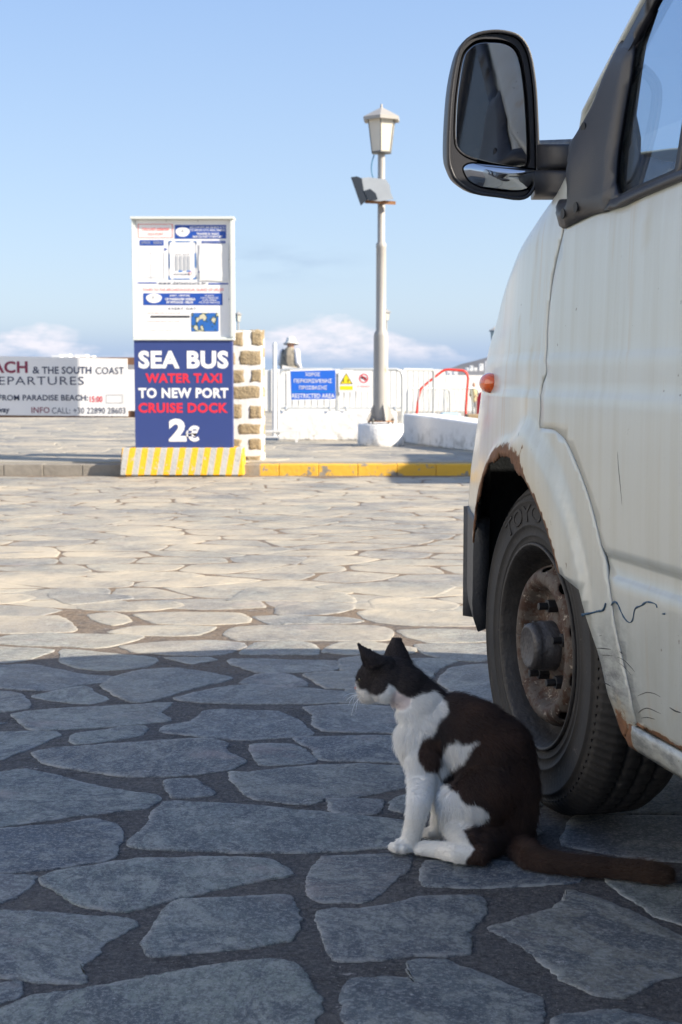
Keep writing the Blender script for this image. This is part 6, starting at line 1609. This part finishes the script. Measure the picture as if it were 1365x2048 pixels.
textpx('NO TRESPASSING', 714, 771, 741, 774.5, YR_ - 0.002, SGRL, PS)
# ---- red tube frame
YF2 = 20.0
RF = MB(); pts_ = [px3(*q, YF2) for q in ((831, 838), (836, 805), (842, 777.5), (856, 765), (870, 754), (884, 743), (890, 740), (897, 739), (912, 740), (926, 741), (932, 744), (936, 751), (937, 757), (934, 790), (930.5, 836))]
pts_[0].z = DZ; pts_[-1].z = DZ
RF.tube(pts_, 0.0165, 10); tag(obj('tube_frame', RF, plain('red_paint', (0.72, 0.035, 0.015), 0.45, var=0.1)), 'bent red tube frame standing on the quay near the white wall', 'tube frame')
# ---- far white wall of panels along the quay
mb = MB(); x = -14.0; YW = 30.6
rngw = random.Random(5)
while x < 14:
    L = 1.25; h = px3(600, 739, YW).z - DZ + rngw.uniform(-0.02, 0.02) - (0.10 if x > 1.4 else 0) - (0.05 if x > 2.6 else 0)
    mb.box(x, x + L - 0.012, YW + rngw.uniform(-0.02, 0.02), YW + 0.2, DZ, DZ + h); x += L
tag(obj('boundary_wall', mb, WHITE), 'long white boundary wall across the far side of the quay', 'wall')
mb = MB(); hb = px3(600, 732, YW - 1); mb.prism([Vector(q) for q in ((561, 741), (565, 730), (588, 735), (600, 741))], lambda q: px3(q[0], q[1], YW - 1.2), lambda q: px3(q[0], q[1], YW - 0.6))
for v_ in range(len(mb.v)):
    if mb.v[v_][2] < px3(600, 738, YW - 1).z: mb.v[v_] = (mb.v[v_][0], mb.v[v_][1], DZ)
tag(obj('storage_box', mb, WHITE), 'slanted top of a white storage box above the restricted area sign', 'storage box')
# low things on the quay near the red frame
mb = MB(); a_ = px3(884, 836, 19); b_ = px3(922, 826, 19); mb.box(a_.x, b_.x, 19, 19.3, DZ, b_.z); tag(obj('plastic_crate', mb, plain('pale_blue_plastic', (0.45, 0.62, 0.68), 0.5), bevel=0.02), 'pale blue crate behind the low wall under the red frame', 'crate')
mb = MB(); a_ = px3(936, 838, 19.5); b_ = px3(968, 829, 19.5); mb.box(a_.x, b_.x, 19.5, 19.9, DZ, b_.z); tag(obj('wooden_pallet', mb, plain('pallet_wood', (0.33, 0.24, 0.14), 0.85, var=0.3), bevel=0.01), 'brown wooden pallet at the right foot of the red frame', 'pallet')
mb = MB(); c_ = px3(966, 812, 21); mb.lathe([(0, DZ), (0.09, DZ), (0.09, c_.z + 0.12), (0.05, c_.z + 0.2), (0, c_.z + 0.21)], Matrix.Translation((c_.x, 21, 0)), 20); tag(obj('red_container', mb, plain('bright_red', (0.65, 0.02, 0.03), 0.4)), 'small red cylinder showing beside the nose of the van', 'cylinder')  # unidentified red object built as a cylinder
# ---- houses of the far town
HW = plain('far_house_white', (0.75, 0.74, 0.72), 0.9, var=0.05, scale=0.3); HWI = plain('far_window', (0.10, 0.13, 0.17), 0.5, var=0)
rh = random.Random(12)
def house(px0, px1, ptop, Y, pl_=None, lab=None):
    a_ = PY(px0, 745, Y); b_ = PY(px1, ptop, Y); T = thing('house', ((a_.x + b_.x) / 2, Y + 4, -1.3), lab, 'house', 'white houses of the far town')
    mb = MB(); mb.box(a_.x, b_.x, Y, Y + 8, -1.3, b_.z); obj('wall', mb, HW, T)
    mb = MB(); mb.box(a_.x + (b_.x - a_.x) * .2, a_.x + (b_.x - a_.x) * .42, Y - 0.05, Y - 0.01, b_.z - 2.6, b_.z - 1.0); obj('window', mb, HWI, T)
    return T
for i, (x0, x1, yt) in enumerate(((104, 120, 710), (118, 138, 708), (140, 152, 711), (150, 172, 708.5), (174, 186, 711))):
    house(x0, x1, yt, 620 + 12 * i, lab='tiny white house showing over the top of the long departures board')
for i, (x0, x1, yt) in enumerate(((596, 606, 735.5), (812, 824, 738.5), (826, 842, 740), (842, 851, 741.5), (852, 868, 740), (895, 905, 741.5), (908, 916, 743))):
    house(x0, x1, yt, 620 + 10 * i, lab='tiny white house of the far town just above the long boundary wall')
for i, (x0, x1, yt) in enumerate(((932, 939, 735), (941, 947, 731), (949, 955, 735), (960, 968, 727), (972, 980, 722), (984, 990, 731))):
    house(x0, x1, yt, 1290 + 6 * i, lab='tiny white house on the blue hill left of the van')
# ---- people
SKIN = plain('skin', (0.48, 0.27, 0.19), 0.6, var=0.1); 
BULK = 1.0
def human(mb, base, H, lean=0.0, face=Vector((0.45, 0.89, 0))):
    """continuous body; base: point between the feet, face: direction faced; returns a frame function"""
    side = Vector((face.y, -face.x, 0)); up = Vector((0, 0, 1))
    def q(s, f, z): return base + side * s * H * BULK + face * (f + lean * max(0, z - 0.5)) * H + up * z * H
    def ch(pts, sub=5):
        P = [(q(*p[:3]), p[3] * H * (1 + (BULK - 1) * 0.8)) for p in pts]
        for i in range(len(P) - 1):
            for k in range(sub + 1):
                t = k / sub; mb.sphere(P[i][0].lerp(P[i + 1][0], t), P[i][1] * (1 - t) + P[i + 1][1] * t, 10, 7)
    return q, ch
def pmesh(name, build, mat, parent, vox=0.012, sm=3, origin=None):
    mb = MB(); build(mb); me = fuse(name, mb, vox, sm); me.materials.clear(); me.materials.append(mat)
    o = bpy.data.objects.new(name, me); COL.objects.link(o)
    if parent is not None: link_parent(o, parent)
    else:
        for v in me.vertices: v.co -= origin
        o.location = origin; o['_w'] = tuple(origin)
    return o
def person(base, H, fdir, label, vestm, sleevem, trm, hatm, armbent=True, seat=False):
    def body(mb):
        q, ch = human(mb, base, H, 0.10, fdir)
        ch([(0, 0, 0.52, 0.075), (0, 0, 0.62, 0.072), (0, 0, 0.72, 0.085), (0, 0.0, 0.79, 0.065), (0, 0, 0.83, 0.034), (0, 0.005, 0.87, 0.032)])
        ch([(0, 0.012, 0.905, 0.052), (0, 0.010, 0.935, 0.056)]); ch([(0, 0.055, 0.905, 0.012), (0, 0.06, 0.90, 0.010)])
        for s in (-1, 1):
            ch([(s * 0.05, 0, 0.52, 0.058), (s * 0.055, 0.0, 0.29, 0.036), (s * 0.06, 0.0, 0.045, 0.022)]); ch([(s * 0.06, 0.0, 0.022, 0.022), (s * 0.065, 0.08, 0.018, 0.018)])
            ch([(s * 0.105, 0, 0.79, 0.035), (s * 0.135, -0.005, 0.64, 0.026), (s * 0.11, 0.10, 0.57, 0.019), (s * 0.10, 0.135, 0.56, 0.018)])
            for f_ in range(4): ch([(s * (0.112 - 0.009 * f_), 0.14, 0.567 - 0.004 * f_, 0.0055), (s * (0.105 - 0.009 * f_), 0.175 + 0.004 * (1.5 - abs(f_ - 1.5)), 0.555 - 0.004 * f_, 0.0045)], 3)
            ch([(s * 0.085, 0.135, 0.57, 0.006), (s * 0.070, 0.155, 0.572, 0.005)], 3)
    o = pmesh('person', body, SKIN, None, 0.011, 2, base)
    tag(o, label, 'person')
    def vest(mb):
        q, ch = human(mb, base, H, 0.10, fdir)
        ch([(0, 0, 0.47, 0.105), (0, 0, 0.60, 0.102), (0, 0, 0.72, 0.110), (0, 0, 0.785, 0.082)]); ch([(-0.05, 0, 0.50, 0.078), (-0.065, 0, 0.77, 0.062)]); ch([(0.05, 0, 0.50, 0.078), (0.065, 0, 0.77, 0.062)])
    pmesh('vest', vest, vestm, o, 0.014)
    for s in (-1, 1):
        def sl(mb, s=s):
            q, ch = human(mb, base, H, 0.10, fdir); ch([(s * 0.105, 0, 0.79, 0.046), (s * 0.137, -0.005, 0.64, 0.038), (s * 0.112, 0.09, 0.572, 0.028)])
        pmesh('sleeve', sl, sleevem, o, 0.012)
    def tr(mb):
        q, ch = human(mb, base, H, 0.10, fdir)
        for s in (-1, 1): ch([(s * 0.045, 0, 0.53, 0.068), (s * 0.055, 0, 0.29, 0.047), (s * 0.06, 0, 0.06, 0.036)])
    pmesh('trousers', tr, trm, o, 0.014)
    def sh(mb):
        q, ch = human(mb, base, H, 0.10, fdir)
        for s in (-1, 1): ch([(s * 0.06, -0.01, 0.022, 0.026), (s * 0.065, 0.085, 0.018, 0.022)])
    pmesh('shoes', sh, SGK, o, 0.010)
    q, _ = human(MB(), base, H, 0.10, fdir)
    if hatm:
        c_ = q(0, 0.012, 0.945); M0 = Matrix.Translation(c_) @ Matrix.Rotation(R(-8), 4, 'X'); k_ = H * (1 + (BULK - 1) * 1.1)
        mb = MB(); mb.lathe([(0.0, 0.062 * k_), (0.030 * k_, 0.060 * k_), (0.050 * k_, 0.048 * k_), (0.062 * k_, 0.012 * k_), (0.066 * k_, -0.004 * k_), (0.098 * k_, -0.028 * k_), (0.096 * k_, -0.032 * k_), (0.062 * k_, -0.010 * k_)], M0, 28); obj('sun_hat', mb, hatm, o)
    return o, q
BULK = 1.16
pb = PZ(578, 813.5, DZ); pb.z = DZ
po, q = person(pb, 1.66, Vector((0.55, 0.83, 0)).normalized(), 'person in a white sun hat and grey-brown waistcoat seen from behind beyond the gate', plain('waistcoat', (0.27, 0.24, 0.19), 0.85, var=0.25, scale=12), plain('white_shirt', (0.72, 0.72, 0.74), 0.8, var=0.06), plain('black_trousers', (0.02, 0.02, 0.022), 0.8), plain('white_hat', (0.75, 0.74, 0.68), 0.85, var=0.06))
mb = MB(); mb.tube(cat2([q(-0.075, -0.06, 0.845), q(-0.03, -0.108, 0.74), q(0.03, -0.106, 0.63), q(0.085, -0.055, 0.52)]), 0.011, 6); obj('bag_strap', mb, SGK, po)
BULK = 1.0
p2 = PZ(950, 812, DZ); p2.z = DZ
pb2 = Vector((PY(950, 780, 27.5).x, 27.5, DZ))
person(pb2, px3(950, 764, 27.5).z - DZ, Vector((-0.5, -0.86, 0)), 'small distant person in a cream top beyond the red frame', plain('cream_top', (0.75, 0.62, 0.35), 0.85), plain('cream_sleeve', (0.75, 0.62, 0.35), 0.85), plain('pale_trousers', (0.6, 0.58, 0.52), 0.85), None)

# ---- added out of view: white house bouncing warm light, block shading the kerb
HB = thing('bounce_building', (-9.5, 0, 0), 'unseen white house left of the picture, added to bounce warm light', 'bounce_building')
mb = MB(); mb.box(-15, -7.4, -9, 7.0, 0, 6.2); obj('wall', mb, WHITE, HB, bevel=0.05)
BLUP = plain('blue_shutter', (0.03, 0.16, 0.36), 0.5)
for yy_ in (-6, -2.5, 1.0, 4.5):
    for z0 in (0.9, 3.7):
        mb = MB(); mb.box(-7.40, -7.34, yy_ - 0.45, yy_ + 0.45, z0, z0 + 1.3); obj('window', mb, BLUP, HB, bevel=0.01)
KB = thing('shadow_block', (5.2, 11.5, 0), 'unseen white block right of the picture, added for the shadow on the kerb', 'shadow_block')
mb = MB(); mb.box(4.6, 6.6, 10.2, 12.2, 0.0, 2.25); obj('wall', mb, WHITE, KB, bevel=0.03); mb = MB(); mb.box(4.45, 6.75, 10.05, 12.35, 2.251, 2.36); obj('roof', mb, WHITE, KB, bevel=0.02)
